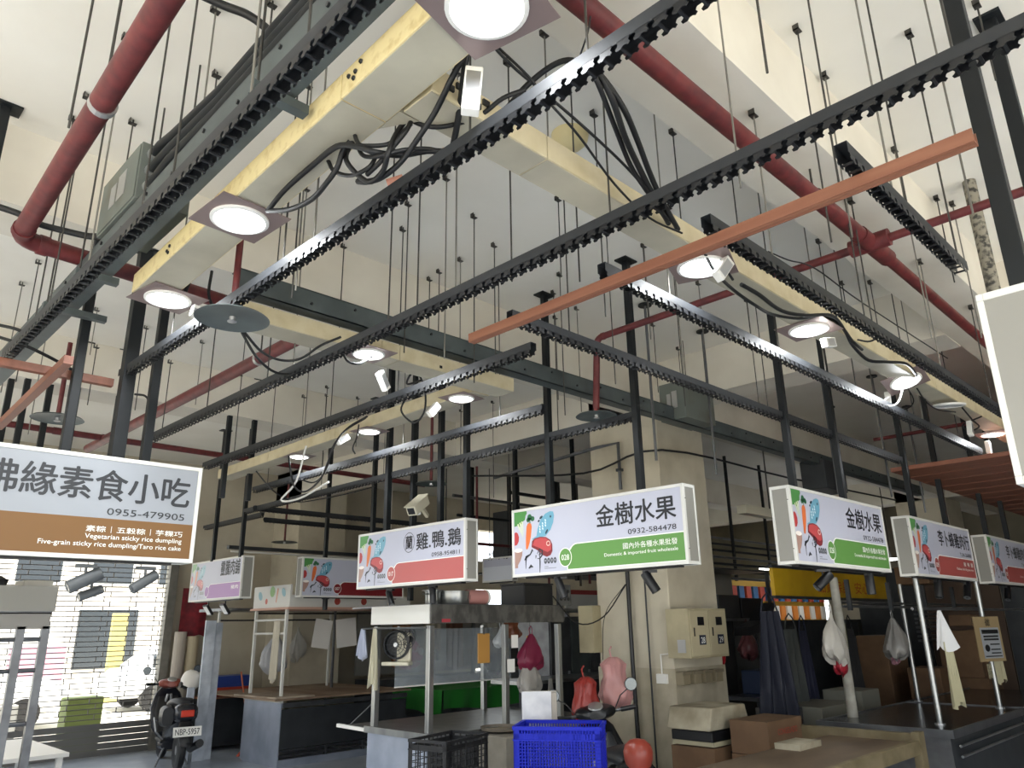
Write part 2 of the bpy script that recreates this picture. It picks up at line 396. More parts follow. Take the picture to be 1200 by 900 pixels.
driver('white driver box tipped over right of the lamp in the trunking gap', (2.63, 3.84, 3.26), 0, -42, 20, .13)
driver('white driver box hanging under the near small lamp of the far trunking', (3.45, 4.26, 3.29), 0, 40, 0, .12)
driver('white driver box hanging under the middle small lamp of the far trunking', (3.47, 5.5, 3.28), 0, 55, 0, .12)
driver('tiny white driver box beside the lamp at the wide trunking end', (1.40, 3.70, 3.30), 0, 10, 0, .06)
driver('white driver box beside the lamp near the blank sign box', (8.0, 1.78, 3.27), 0, 5, 0, .12)

# ------------------------------------------------------------ steel beams, boxes and conduits
def cbeam(label, a, b, w, h, group=None):
    d = Vector(b)-Vector(a); t = thing('steel_beam', label, 'steel beam', a, math.atan2(d.y, d.x)); L = d.length
    obj('web', B().box(0, L, -w/2, -w/2+.006, 0, h), m_steelg, t)
    obj('flange', B().box(0, L, -w/2, w/2, 0, .006), m_steelg, t); obj('flange', B().box(0, L, -w/2, w/2, h-.006, h), m_steelg, t)
    bb = B()
    for k in range(int(L/.3)): bb.lathe([(.009,0),(.009,.008)], (.15+k*.3, -w/2, h*(.35 if k % 2 else .7)), 6, Matrix.Rotation(R(90), 3, 'X'))
    obj('bolt_row', bb, m_blk, t, kind='stuff'); return t
cbeam('dark green-grey steel beam running right across the hall past the column', (1.62, 3.80, 3.49), (12.5, 3.80, 3.46), .1, .13)
s1 = cbeam('dark steel beam alongside the wide cream trunking at top left', (1.01, 6.9, 3.43), (.93, -.7, 3.43), .11, .12)
for (x, y, lb) in ((.86, 2.05, 'short steel cross bracket under the beam at the grey box'), (.86, 3.9, 'short steel cross bracket by the red pipe'), (.86, 4.46, 'short steel cross bracket below the trunking end at left')):
    t = thing('beam_bracket', lb, 'bracket', (x, y, 3.38)); obj('bracket_bar', B().box(0, .32 if y > 4 else .2, -.02, .02, 0, .035), m_steelg, t); obj('hanger_bolt', B().tube([(.02,0,.03),(.02,0,1.04)], .005, 6), m_rod, t)
def jbox(label, x0, x1, y0, y1, z0, z1, hang=True):
    t = thing('junction_box', label, 'junction box', (x0, y0, z0)); X, Y, Z = x1-x0, y1-y0, z1-z0
    obj('box_body', B().box(0, X, 0, Y, 0, Z), m_jbox, t, bev=.004)
    obj('lid', B().box(-.006, 0, .01, Y-.01, .01, Z-.01), m_jbox, t, bev=.002)
    obj('rating_plate', B().box(-.008, -.006, Y*.3, Y*.5, Z*.3, Z*.75), m_alum, t); obj('rating_plate', B().box(-.008, -.006, Y*.55, Y*.7, Z*.3, Z*.7), m_alum, t)
    if hang:
        for (px, py) in ((X*.9, .03), (X*.9, Y-.03)): obj('hanger_bolt', B().tube([(px, py, Z), (px, py, ZC-z0)], .005, 6), m_rod, t)
    return t
jb = jbox('grey sheet-metal junction box hanging left of the steel beam, pipes into its end', .91, 1.15, 3.30, 3.82, 3.565, 3.86)
for k in range(3): obj('conduit', B().tube([(.05, 0, .07+.085*k), (.045, -.1, .07+.085*k), (.03, -.3, .06+.06*k), (.02, -.8, .02+.045*k), (.0, -2.9, .02+.045*k)], .021, 10), m_black, jb, smooth=True); obj('conduit_collar', B().lathe([(.028,0),(.028,.03)], (.05, -.0, .07+.085*k), 12, Matrix.Rotation(R(90), 3, 'X')), m_alum, jb)
jbox('dark grey junction box on the steel beam by the column head', 5.85, 6.35, 3.62, 3.9, 3.50, 3.86)
t = thing('junction_box', 'dark control box on the steel beam in the far right bay', 'junction box', (8.9, 3.7, 3.2)); obj('box_body', B().box(0, .6, 0, .3, 0, .35), m_dark, t, bev=.01)

# ------------------------------------------------------------ red sprinkler pipes
def pipe(label, pts, r, mat=m_red, joints=(), tees=(), name='sprinkler_pipe'):
    t = thing(name, label, 'pipe', pts[0]); o0 = Vector(pts[0]); P_ = [tuple(Vector(p)-o0) for p in pts]
    pp = []
    for i, p in enumerate(P_):                     # rounded elbows
        p = Vector(p)
        if 0 < i < len(P_)-1:
            a = (Vector(P_[i-1])-p).normalized(); b = (Vector(P_[i+1])-p).normalized(); e = r*2.2
            for s in range(6):
                u = s/5; pp.append(tuple((p+a*e)*(1-u)**2 + p*2*u*(1-u) + (p+b*e)*u*u))
        else: pp.append(tuple(p))
    obj('pipe_run', B().tube(pp, r, 16), mat, t, smooth=True)
    for p in P_[1:-1]:
        for q in (P_[P_.index(p)-1], P_[P_.index(p)+1]):
            d = (Vector(q)-Vector(p)).normalized(); obj('elbow_collar', B().tube([Vector(p)+d*r*1.9, Vector(p)+d*r*2.9], r*1.13, 16), mat, t, smooth=True)
    for (a, b) in joints: obj('coupling', B().tube([Vector(a)-o0, Vector(b)-o0], r*1.16, 16), mat, t, smooth=True)
    return t
p1 = pipe('thick red pipe at top left that turns at an elbow to the right', [(.50, -.6, 3.60), (.645, 4.15, 3.60), (2.38, 4.25, 3.60), (2.38, 8.9, 3.60)], .046)
obj('pipe_clamp', B().tube([(.107, 3.36, 0), (.108, 3.39, 0)], .051, 16), m_alum, p1); obj('pipe_clamp', B().tube([(1.88, 5.6, 0), (1.88, 5.63, 0)], .051, 16), m_alum, p1)
obj('pipe_hanger', B().tube([(.107, 3.375, .04), (.107, 3.375, .83)], .006, 6), m_rod, p1); obj('pipe_hanger', B().tube([(1.88, 5.6, .04), (1.88, 5.6, .83)], .006, 6), m_rod, p1)
obj('pipe_hanger', B().tube([(.03, .9, .04), (.03, .9, .83)], .006, 6), m_rod, p1)
p2 = pipe('thick dark red pipe running under the ceiling beam at right', [(.2, 1.33, 3.79), (4.45, 1.33, 3.79)], .044, joints=[((3.55, 1.33, 3.79), (3.6, 1.33, 3.79)), ((4.12, 1.33, 3.79), (4.42, 1.33, 3.79)), ((4.42, 1.33, 3.79), (4.55, 1.33, 3.79))])
obj('cross_fitting', B().tube([(4.08, -.11, 0), (4.08, .11, 0)], .052, 14), m_red, p2, smooth=True)
for x in (1.5, 3.35): obj('pipe_hanger', B().tube([(x, 0, .05), (x, 0, .17)], .006, 6), m_rod, p2)
pipe('thinner dark red pipe continuing from the cross fitting towards the blank sign box', [(4.55, 1.33, 3.79), (7.6, 1.36, 3.79)], .035)
p3 = pipe('slim red branch pipe crossing behind the orange strip and dropping to the sprinkler dish', [(4.29, -1.0, 3.79), (4.29, 3.38, 3.79), (4.31, 3.44, 3.24)], .025)
obj('pipe_hanger', B().tube([(.0, 3.9, .02), (.0, 3.9, .64)], .005, 6), m_rod, p3)
pipe('long thin red pipe far behind at left above the vegetarian sign', [(.3, 8.35, 3.62), (6.6, 8.42, 3.62)], .032, joints=[((1.9, 8.37, 3.62), (2.0, 8.37, 3.62)), ((2.35, 8.37, 3.62), (2.45, 8.37, 3.62))])
pipe('thin red pipe in the dark right bay', [(9.5, 3.3, 3.8), (9.5, -.5, 3.8)], .022)
def dish(label, x, y, z, top, r=.18, side=m_red):
    t = thing('sprinkler_dish', label, 'sprinkler', (x, y, z), 0, 'sprinkler heads with round heat plates')
    obj('heat_plate', B().lathe([(.012,.012),(r*.5,.016),(r*.93,.006),(r,-.004),(r*.97,-.002),(r*.9,.0),(r*.45,.009),(.012,.006)], n=36), m_steelg, t, smooth=True)
    obj('drop_pipe', B().tube([(0, 0, .01), (0, 0, top-z)], .016, 12), side, t, smooth=True)
    obj('sprinkler_head', B().lathe([(.016,.01),(.014,-.01),(.022,-.014),(.022,-.018),(.006,-.02)], n=12), m_alum, t); return t
dish('round grey sprinkler plate below the lamp on the wide trunking', 1.40, 3.27, 3.105, 3.66, .17)
dish('round grey sprinkler plate above the fruit sign on a bright red drop', 4.31, 3.44, 3.19, 3.3, .155, m_redb)
dish('round sprinkler plate behind the vegetarian sign', 1.32, 5.75, 3.105, 3.66, .165)
dish('small far sprinkler plate over the duck sign', 4.75, 5.95, 3.08, 3.9, .16)
dish('distant sprinkler plate above the pale carriers by the far wall', 5.9, 11.0, 3.0, 3.9, .2)

# ------------------------------------------------------------ threaded rods and posts
RODS=[(1.21,3.32,4.43,4.17),(1.04,4.01,4.43,4.1),(1.02,2.91,4.43,3.73),(1.19,2.7,4.43,4.13),(1.14,6.77,4.43,3.74),(1.41,6.77,4.43,4.25),(1.13,6.25,4.43,3.7),(2.02,7.1,4.43,3.83),(2.22,7.06,4.43,3.86),(2.28,6.5,3.957,3.58),(2.76,7.08,4.43,4.02),(1.69,6.52,3.957,3.69),(1.75,6.92,4.43,4.24),(2.08,4.27,4.43,3.92),(2.69,4.45,4.43,3.95),(2.68,3.65,4.43,3.6),(3.11,3.47,4.43,3.37),(3.5,3.68,4.43,3.65),(3.48,4.3,4.43,3.85),(3.51,4.46,4.43,4.05),(3.47,4.03,4.43,3.63),(3.37,2.92,4.43,4.09),(4.23,3.68,4.43,3.48),(4.86,4.04,4.43,3.7),(4.87,4.31,4.43,3.87),(3.97,2.99,4.43,3.51),(4.33,2.92,4.43,3.91),(4.84,3.0,4.43,3.52),(5.21,3.0,4.43,4.12),(5.83,2.9,4.43,3.64),(5.69,3.8,4.43,3.99),(6.43,4.01,4.43,4.12),(2.22,1.97,4.43,3.88),(2.84,2.19,4.43,4.12),(3.32,1.98,4.43,4.07),(3.68,1.8,4.43,4.09),(3.08,1.11,4.43,3.52),(3.5,1.16,4.43,3.72),(3.51,0.67,4.43,3.5),(3.54,0.46,4.43,4.24),(4.41,1.15,4.43,4.02),(4.63,1.87,4.43,3.83),(5.24,1.98,4.43,3.95),(6.27,2.0,4.43,3.92),(6.11,2.17,4.43,4.18),(6.41,1.76,4.43,3.7),(5.24,1.16,4.43,4.04),(5.4,1.11,4.43,3.68),(4.62,7.85,4.43,3.71),(3.67,6.66,3.957,3.58),(4.97,7.69,4.43,4.05),(5.84,7.69,4.43,3.75),(6.3,7.29,4.43,3.97),(6.34,6.72,4.43,3.44),(7.48,7.44,4.43,3.69),(16.96,6.56,3.957,3.23),(0.44,2.38,4.43,3.2),(0.77,2.46,4.43,3.2),(0.75,1.88,4.43,3.2),(0.8,3.37,4.43,3.2),(0.83,4.2,4.43,3.2),(1.59,3.07,4.43,3.2),(1.56,2.98,4.43,3.2),(1.41,2.5,4.43,3.2),(2.08,2.99,4.43,3.2),(2.12,2.46,4.43,3.2),(2.23,2.23,4.43,3.2),(2.46,2.02,4.43,3.2),(1.38,1.06,4.43,3.2),(2.29,1.11,4.43,3.2),(1.8,0.75,4.43,3.2),(2.58,0.87,4.43,3.2),(2.75,0.71,4.43,3.2),(3.9,1.32,3.957,3.2),(3.12,0.58,4.43,3.2),(2.67,3.24,4.43,3.2)]
CAB= {'junction':[(0.011,[(1.2,2.57,3.3),(1.19,2.42,3.32),(1.19,2.23,3.33),(1.17,2.02,3.3),(1.19,1.91,3.25),(1.22,1.86,3.22),(1.32,1.85,3.25),(1.37,1.77,3.25),(1.48,1.76,3.3),(1.53,1.72,3.35),(1.58,1.63,3.42),(1.61,1.54,3.5),(1.64,1.45,3.55),(1.66,1.37,3.55),(1.69,1.31,3.5)]),(0.011,[(1.2,2.58,3.3),(1.22,2.43,3.25),(1.22,2.26,3.22),(1.2,2.12,3.22),(1.2,2.06,3.25),(1.2,2.03,3.3),(1.21,2.0,3.33)]),(0.01,[(1.33,1.83,3.4),(1.28,1.83,3.3),(1.24,1.81,3.2),(1.27,1.88,3.18),(1.27,1.95,3.17),(1.25,1.99,3.2),(1.22,2.02,3.25),(1.22,2.04,3.3),(1.23,2.02,3.35)]),(0.011,[(1.27,1.42,3.5),(1.28,1.47,3.42),(1.28,1.54,3.35),(1.3,1.64,3.3),(1.3,1.72,3.25),(1.3,1.82,3.2),(1.29,1.91,3.18),(1.27,1.97,3.18),(1.26,2.02,3.2)]),(0.012,[(1.31,1.49,3.5),(1.33,1.53,3.42),(1.37,1.59,3.38),(1.42,1.67,3.33),(1.48,1.77,3.3)]),(0.009,[(1.32,1.83,3.4),(1.34,1.78,3.35),(1.38,1.73,3.33),(1.44,1.68,3.35),(1.49,1.62,3.38),(1.52,1.55,3.42),(1.58,1.5,3.46)]),(0.009,[(1.34,1.81,3.4),(1.29,1.78,3.3),(1.27,1.82,3.25),(1.25,1.87,3.2),(1.26,1.96,3.2)]),(0.008,[(1.23,2.02,3.4),(1.2,1.93,3.28),(1.21,1.88,3.25),(1.25,1.83,3.25),(1.29,1.83,3.3),(1.33,1.81,3.36)]),(0.008,[(1.22,1.97,3.3),(1.23,1.94,3.25),(1.23,1.84,3.2),(1.28,1.79,3.22),(1.36,1.76,3.25),(1.44,1.77,3.28)]),(0.008,[(1.23,2.18,3.35),(1.23,2.13,3.28),(1.24,2.03,3.22),(1.24,1.92,3.2),(1.26,1.91,3.25)])],'drape':[(0.012,[(1.7,1.31,3.52),(1.74,1.29,3.47),(1.81,1.3,3.42),(1.95,1.36,3.38),(2.11,1.42,3.36),(2.3,1.49,3.35),(2.56,1.59,3.36)]),(0.012,[(1.71,1.31,3.52),(1.78,1.3,3.48),(1.89,1.31,3.43),(2.03,1.36,3.4),(2.18,1.42,3.37),(2.38,1.5,3.36),(2.65,1.6,3.37)]),(0.01,[(1.71,1.32,3.52),(1.73,1.3,3.45),(1.91,1.37,3.4),(2.09,1.44,3.36),(2.24,1.48,3.34),(2.5,1.56,3.34)]),(0.006,[(1.35,1.51,3.6),(1.53,1.52,3.55),(1.69,1.5,3.5),(1.91,1.49,3.45),(2.13,1.49,3.4),(2.33,1.51,3.36)]),(0.005,[(1.47,1.53,3.6),(1.58,1.48,3.5),(1.68,1.48,3.45),(1.85,1.49,3.4),(2.13,1.55,3.35),(2.37,1.56,3.3),(2.58,1.54,3.3)])],'lampR':[(0.009,[(2.86,1.61,3.36),(3.01,1.64,3.3),(3.27,1.69,3.3),(3.49,1.69,3.28),(3.71,1.71,3.3),(3.95,1.67,3.33),(4.1,1.59,3.36),(4.32,1.58,3.36),(4.47,1.58,3.3),(4.66,1.6,3.3)]),(0.011,[(3.24,1.63,3.3),(3.4,1.62,3.29),(3.68,1.64,3.29),(3.89,1.6,3.31),(4.13,1.55,3.36),(4.4,1.59,3.35),(4.49,1.59,3.28),(4.74,1.6,3.25),(4.93,1.55,3.27),(5.23,1.53,3.32),(5.68,1.61,3.36)]),(0.007,[(2.84,1.61,3.36),(3.03,1.61,3.33),(3.16,1.63,3.3)]),(0.006,[(4.46,1.55,3.3),(4.49,1.49,3.28),(4.57,1.44,3.33)]),(0.005,[(5.78,1.72,3.33),(6.02,1.76,3.27),(6.14,1.87,3.25),(5.99,1.94,3.25),(5.89,1.94,3.27)]),(0.007,[(6.77,1.63,3.33),(7.0,1.63,3.27),(7.21,1.64,3.25),(7.31,1.74,3.25),(7.17,1.75,3.28),(7.15,1.59,3.32)]),(0.006,[(5.91,1.69,3.33),(6.13,1.71,3.28),(6.55,1.75,3.3),(6.87,1.71,3.33)])],'lamp7':[(0.008,[(1.67,3.76,3.25),(1.79,3.81,3.15),(1.95,3.9,3.12),(2.08,3.92,3.15),(2.12,3.74,3.2),(2.24,3.75,3.3)]),(0.008,[(1.68,3.75,3.25),(1.83,3.84,3.2),(1.98,3.9,3.2),(2.08,3.85,3.22),(2.16,3.77,3.3),(2.24,3.68,3.35)]),(0.008,[(2.34,3.81,3.3),(2.36,3.78,3.25),(2.43,3.77,3.25),(2.54,3.8,3.33)]),(0.009,[(2.0,3.91,3.38),(2.22,3.93,3.36),(2.39,3.92,3.36),(2.55,3.86,3.36)])],'T3':[(0.008,[(3.33,4.49,3.38),(3.35,4.58,3.3),(3.39,4.54,3.22),(3.44,4.5,3.2),(3.44,4.4,3.28),(3.34,4.28,3.4),(3.17,4.14,3.45)]),(0.008,[(3.12,4.09,3.45),(3.11,4.16,3.42),(3.18,4.28,3.4),(3.2,4.15,3.4)]),(0.009,[(3.43,5.16,3.38),(3.4,5.37,3.33),(3.29,5.37,3.2),(3.28,5.47,3.05),(3.43,5.85,2.95),(3.5,6.21,2.9),(3.43,6.29,2.95),(3.33,6.21,3.1),(3.49,6.55,3.28)]),(0.007,[(3.45,5.21,3.38),(3.39,5.42,3.3),(3.31,5.48,3.15),(3.36,5.64,3.0),(3.46,5.99,2.95),(3.38,6.1,2.98)]),(0.007,[(3.49,5.37,3.36),(3.36,5.19,3.2),(3.32,5.18,3.1),(3.34,5.17,3.05)]),(0.007,[(3.63,7.49,3.3),(3.8,7.41,3.1),(4.18,7.64,3.05),(4.4,7.48,3.08),(4.66,7.29,3.15),(4.79,6.99,3.2)])],'left':[(0.018,[(0.53,4.08,3.7),(0.62,4.05,3.68),(0.7,4.05,3.66),(0.8,4.0,3.64),(0.91,3.93,3.62),(0.97,3.8,3.6)]),(0.017,[(0.78,2.38,3.95),(0.85,2.35,3.93),(0.92,2.3,3.9),(0.98,2.26,3.85),(1.0,2.21,3.78),(1.01,2.18,3.7)]),(0.01,[(0.74,4.8,3.35),(0.82,4.75,3.33),(0.9,4.75,3.3)]),(0.01,[(0.76,4.86,3.3),(0.87,4.76,3.25),(1.02,4.8,3.22),(1.19,4.91,3.2),(1.35,4.94,3.18)]),(0.008,[(1.71,5.49,3.3),(1.76,5.42,3.28),(1.77,5.35,3.2),(1.72,5.15,3.0)]),(0.013,[(1.37,3.77,3.5),(1.38,3.86,3.42),(1.44,3.97,3.4)]),(0.009,[(1.51,3.86,3.6),(1.5,3.84,3.45),(1.58,3.93,3.4)])],'wire':[(0.004,[(3.24,1.47,3.42),(3.46,1.47,3.45),(3.76,1.46,3.5),(4.41,1.47,3.5),(5.9,1.45,3.5)]),(0.0035,[(1.71,1.3,3.72),(1.66,1.28,3.6),(1.68,1.33,3.56)])]}
CX = [.79, 1.372, 2.09, 2.86, 3.80, 4.45]; CY = [2.47, 1.83, 1.30, .745]
ORD = ['first','second','third','fourth','fifth','sixth','seventh','eighth','ninth','tenth','eleventh','twelfth','thirteenth','fourteenth','fifteenth','sixteenth','seventeenth','eighteenth','nineteenth','twentieth']
def nth(k): return ORD[k] if k < 20 else ('%s-and-twentieth' % ORD[k-20] if k < 40 else '%s-and-fortieth' % ORD[k-40])
m_rod2 = M('pale_zinc_rod', '#77746c', .5, .3)
RL = []
for (x, y, zt, zb) in RODS:
    n = min(CX, key=lambda c: abs(c-x)); m = min(CY, key=lambda c: abs(c-y)); key = None
    if abs(n-x) < .09: x = n; zb = 3.193; key = ('Y', n)
    elif abs(m-y) < .09 and x > 2.4: y = m; zb = 3.193; key = ('X', m)
    elif zb > 3.3 and x < 7: zb = max(3.2, zb-.25)
    RL.append((key, x, y, zt, zb))
for x in CX:
    for y in (.35, 1.55, 2.75, 3.95, 5.15, 6.35, 7.55):
        if (x < 1.5 and y > 4.7) or (x == 2.09 and y > 6.2) or (x > 2.5 and y < 3.3) or (x == 2.86 and y > 6.9): continue
        RL.append((('Y', x), x, y, ZB if 1.2 <= y <= 1.63 or 4.515 <= y <= 4.945 else ZC, 3.193))
for y in CY:
    for x in (2.9, 4.0, 5.1, 6.2, 7.3):
        if y == .745 and x > 3.5 or x == 6.9: continue
        RL.append((('X', y), x, y, ZB if 1.2 <= y <= 1.63 else ZC, 3.193))
CN = {('Y', .79): 'the carrier by the grey junction box', ('Y', 1.372): 'the carrier over the sprinkler dish', ('Y', 2.09): 'the long middle carrier', ('Y', 2.86): 'the carrier left of the orange strip', ('Y', 3.80): 'the carrier before the duck stall posts', ('Y', 4.45): 'the carrier above the duck sign',
      ('X', 2.47): 'the carrier on the fruit sign posts', ('X', 1.83): 'the shiny-flanked carrier', ('X', 1.30): 'the carrier beside the right trunking', ('X', .745): 'the carrier end by the blank sign box', None: 'no carrier'}
RL.sort(key=lambda q: (str(q[0]), q[2] if (q[0] or 'X')[0] == 'Y' else q[1])); cnt = {}; last = None
for i, (key, x, y, zt, zb) in enumerate(RL):
    if last and last[0] == key and abs(last[1]-x)+abs(last[2]-y) < .07: continue
    last = (key, x, y); k = cnt.get(key, 0); cnt[key] = k+1
    lb = 'thin rod holding %s, %s from its %s end' % (CN[key], nth(k), 'near' if key and key[0] == 'Y' else 'left') if key else 'loose thin rod hanging free of the carriers, %s from the left' % nth(k)
    t = thing('threaded_rod', lb, 'rod', (x, y, zb), 0, 'threaded hanger rods'); mt = m_rod2 if i % 3 == 0 else m_rod; H = zt-zb
    obj('rod_shaft', B().tube([(0,0,0),(0,0,H)], .0042, 6), mt, t)
    obj('angle_clip', B().box(-.022, .018, -.015, .015, H-.03, H-.025).box(-.022, -.018, -.015, .015, H-.03, H), m_rod, t)
for k, (x, y) in enumerate(((5.24, 3.57), (6.18, 3.567), (8.2, 3.3), (8.9, 3.0), (9.84, 3.9), (10.6, 3.2))):
    t = thing('hanger_pipe', 'pale hanger pipe with a round ceiling flange, %s from the left' % nth(k), 'pipe', (x, y, 3.0), 0, 'flanged hanger pipes')
    obj('tube', B().tube([(0,0,0),(0,0,ZC-3.0)], .012, 8), m_steeld, t); obj('ceiling_flange', B().lathe([(.06,0),(.06,.012),(.012,.02)], (0,0,ZC-3.03), 20), m_black, t)

def post(label, x, y, zb, zt=ZC, s=.05, name='steel_post', mat=m_black):
    t = thing(name, label, 'post', (x, y, zb), 0); H = zt-zb
    obj('tube', B().box(-s/2, s/2, -s/2, s/2, 0, H), mat, t, bev=.004)
    obj('top_plate', B().box(-.075, .075, -.055, .055, H-.012, H), mat, t); return t
post('black square post on the left end of the large fruit sign', 4.45, 4.06, 2.6)
post('black square post on the right end of the large fruit sign', 4.45, 3.18, 2.6)
post('black square post on the left part of the right fruit sign', 5.30, 2.45, 2.6)
post('black square post on the right part of the right fruit sign', 6.17, 2.45, 2.6)
post('left post of the first chicken meat sign', 7.75, 2.45, 2.6); post('right post of the first chicken meat sign', 8.69, 2.45, 2.6)
post('left post of the second chicken meat sign', 10.1, 2.45, 2.6); post('right post of the second chicken meat sign', 11.0, 2.45, 2.6)
post('left post of the chicken, duck and goose sign', 4.42, 6.22, 2.6, s=.055); post('second post behind the chicken, duck and goose sign', 4.60, 6.05, 1.95, s=.045)
post('third post behind the chicken, duck and goose sign', 4.45, 5.43, 2.6); post('right post beside the chicken, duck and goose sign', 4.47, 5.09, 2.6)
post('post above the sign with the dark red band', 5.76, 9.55, 2.6); post('left pale-edged post of the lilac pork sign', 4.5, 10.33, 2.6); post('right pale-edged post of the lilac pork sign', 4.5, 9.5, 2.6)
post('thick black post at the trunking end, left of the pair', 1.375, 4.58, 2.6, s=.072, zt=ZB); post('thinner black post of the pair, on the vegetarian sign', 1.53, 4.58, 2.6, s=.05, zt=ZB)
post('black post at the far top left below the red pipe', .50, 4.36, 2.6); post('tall near black post at the upper right, crossing the carriers', 3.05, .47, 2.55, s=.065); post('black post behind the near one at the upper right edge', 3.72, .45, 2.55, s=.06)
for k, (x, y) in enumerate(((1.94, 7.9), (1.72, 7.95), (1.52, 7.9), (1.41, 8.0), (2.32, 7.9), (3.47, 7.9), (3.76, 7.9), (1.12, 4.62), (5.2, 7.6), (5.5, 7.2), (7.0, 7.0), (9.4, 6.2), (8.4, 7.2))):
    post('far black post among the hangers over the rear stalls, %s of them' % nth(k), x, y, 2.3 if x > 5 else (3.05 if x > 3 else (2.61 if y < 5 else 2.8)), s=.05)['group'] = 'posts over the rear stalls'

def cable(pts, r, mat=m_cable, n=8):
    """Catmull-Rom smoothed cable"""
    P_ = [Vector(p) for p in pts]; P_ = [P_[0]*2-P_[1]]+P_+[P_[-1]*2-P_[-2]]; out = []
    for i in range(1, len(P_)-2):
        a, b, c, d = P_[i-1:i+3]
        for s in range(5):
            t = s/5; out.append(.5*((2*b)+(c-a)*t+(2*a-5*b+4*c-d)*t*t+(3*b-a-3*c+d)*t**3))
    out.append(P_[-2]); return B().tube(out, r, n)
SZ = {'junction': ('longest, arching over the carrier','hanging lowest at left','dropping in a deep loop','coming down from the bright lamp','thick upright one','short flat one at the corner','short steep one','tiny curl at the left','inner curl','leftmost small loop'), 'drape': ('left one','right one','middle one','thin upper one','thinnest lowest one'), 'lampR': ('thin upper one at the first lamp','thick lower one','short one over the first lamp','short hook','thin curl at the tilted lamp','tangled end','slack piece before the unlit lamp'), 'lamp7': ('lower loop','upper loop','short hook at the lamp','straight one above'), 'T3': ('oval loop','small upper loop','long outer droop','long inner droop','short dangling end','far slack one'), 'left': ('straight conduit at the far left','fat curved pipe at the top','short upper cable','long lower cable','bent pipe behind the post','stub left of the dish','stub above the dish'), 'wire': ('long one at right','short one by the red pipe')}
CL = {'junction': 'black cable in the trunking tangle', 'drape': 'black cable draped right of the tangle', 'lampR': 'black cable along the right trunking',
 'lamp7': 'black cable below the round sprinkler plate', 'T3': 'black cable looped around the far trunking', 'left': 'black conduit or cable at the left', 'wire': 'thin dark wire strung from the ceiling pipes'}
for k, lst in CAB.items():
    for i, (r, pts) in enumerate(lst):
        tag(obj('cable', cable(pts, r*.95), m_cable, smooth=True), CL[k]+', '+SZ[k][i], 'cable', {'junction': 'cables in the trunking tangle', 'drape': 'draped cables', 'lampR': 'cables along the right trunking', 'lamp7': 'cables by the sprinkler plate', 'T3': 'cables around the far trunking', 'left': 'conduits at the far left', 'wire': 'thin ceiling wires'}[k])
tag(obj('wire_loop', cable([(5.72,1.72,3.33),(5.68,1.76,3.2),(5.6,1.8,3.16),(5.66,1.85,3.22),(5.75,1.84,3.27)], .006, m_cablew), m_cablew), 'white wire loop under the tilted lamp', 'wire')
tag(obj('wire_loop', cable([(3.47,6.2,3.32),(3.45,6.3,3.0),(3.42,6.5,2.85),(3.5,6.3,2.85),(3.55,5.9,2.95)], .009, m_cablew), m_cablew), 'grey-white cable loop near the far small lamp', 'wire')
tag(obj('tape_wrap', B().tube([(1.36,1.98,3.21),(1.40,1.94,3.23)], .022, 10), M('salmon_tape', '#c98d78', .7)), 'salmon tape wrapped round a cable joint, lower one in the tangle', 'tape')
tag(obj('tape_wrap', B().tube([(1.43,1.80,3.27),(1.46,1.75,3.28)], .022, 10), M('salmon_tape_b', '#b98a74', .7)), 'salmon tape wrapped round a cable joint, upper one in the tangle', 'tape')
t = thing('dome_cover', 'yellowed round dome on the ceiling beyond the trunking', 'ceiling dome', (2.92, 2.42, ZC)); obj('dome', B().lathe([(.11,0),(.1,-.05),(.07,-.08),(.02,-.095)], n=24), M('yellowed_plastic', '#d8c896', .5), t, smooth=True)
m_camb = M('camera_housing', '#c9c3ae', .4)
t = thing('security_camera', 'cream box camera with a lens tilted down, above the duck sign', 'camera', (4.32, 5.60, 2.78), R(-15)); t.rotation_euler = (0, R(-32), R(20))
obj('housing', B().box(-.13, .13, -.05, .05, -.045, .045), m_camb, t, bev=.008); obj('sun_hood', B().box(-.15, .14, -.056, .056, .047, .052), m_camb, t); obj('lens_window', B().box(-.134, -.13, -.035, .035, -.03, .03), m_blk, t); obj('bracket', B().bar((.05, 0, -.04), (.1, 0, -.16), .03), m_camb, t); obj('lamp_spot', B().lathe([(.02,0),(.02,.03)], (-.02, 0, -.08), 12), m_white, t)
t = thing('drain_pipe', 'stained vertical drain pipe at upper right behind the carriers', 'pipe', (5.2, .95, 3.3)); obj('tube', B().tube([(0,0,0),(0,0,1.13)], .04, 12), M('stained_pipe', '#8a8577', .8, col2='#3e3c38', scale=30, lo=.45, hi=.6), t, smooth=True)
t = thing('fluorescent_batten', 'twin-tube batten hanging under the far wall carriers', 'lamp', (5.0, 11.0, 2.85)); obj('batten', B().box(0, 3.6, -.04, .04, 0, .05), m_dark, t); obj('tube', B().tube([(.05,0,-.03),(3.5,0,-.03)], .015, 8), m_white, t)
for x in (.2, 2.9): obj('hanger_pipe', B().tube([(x,0,.05),(x,0,ZC-2.85)], .01, 6), m_white, t)

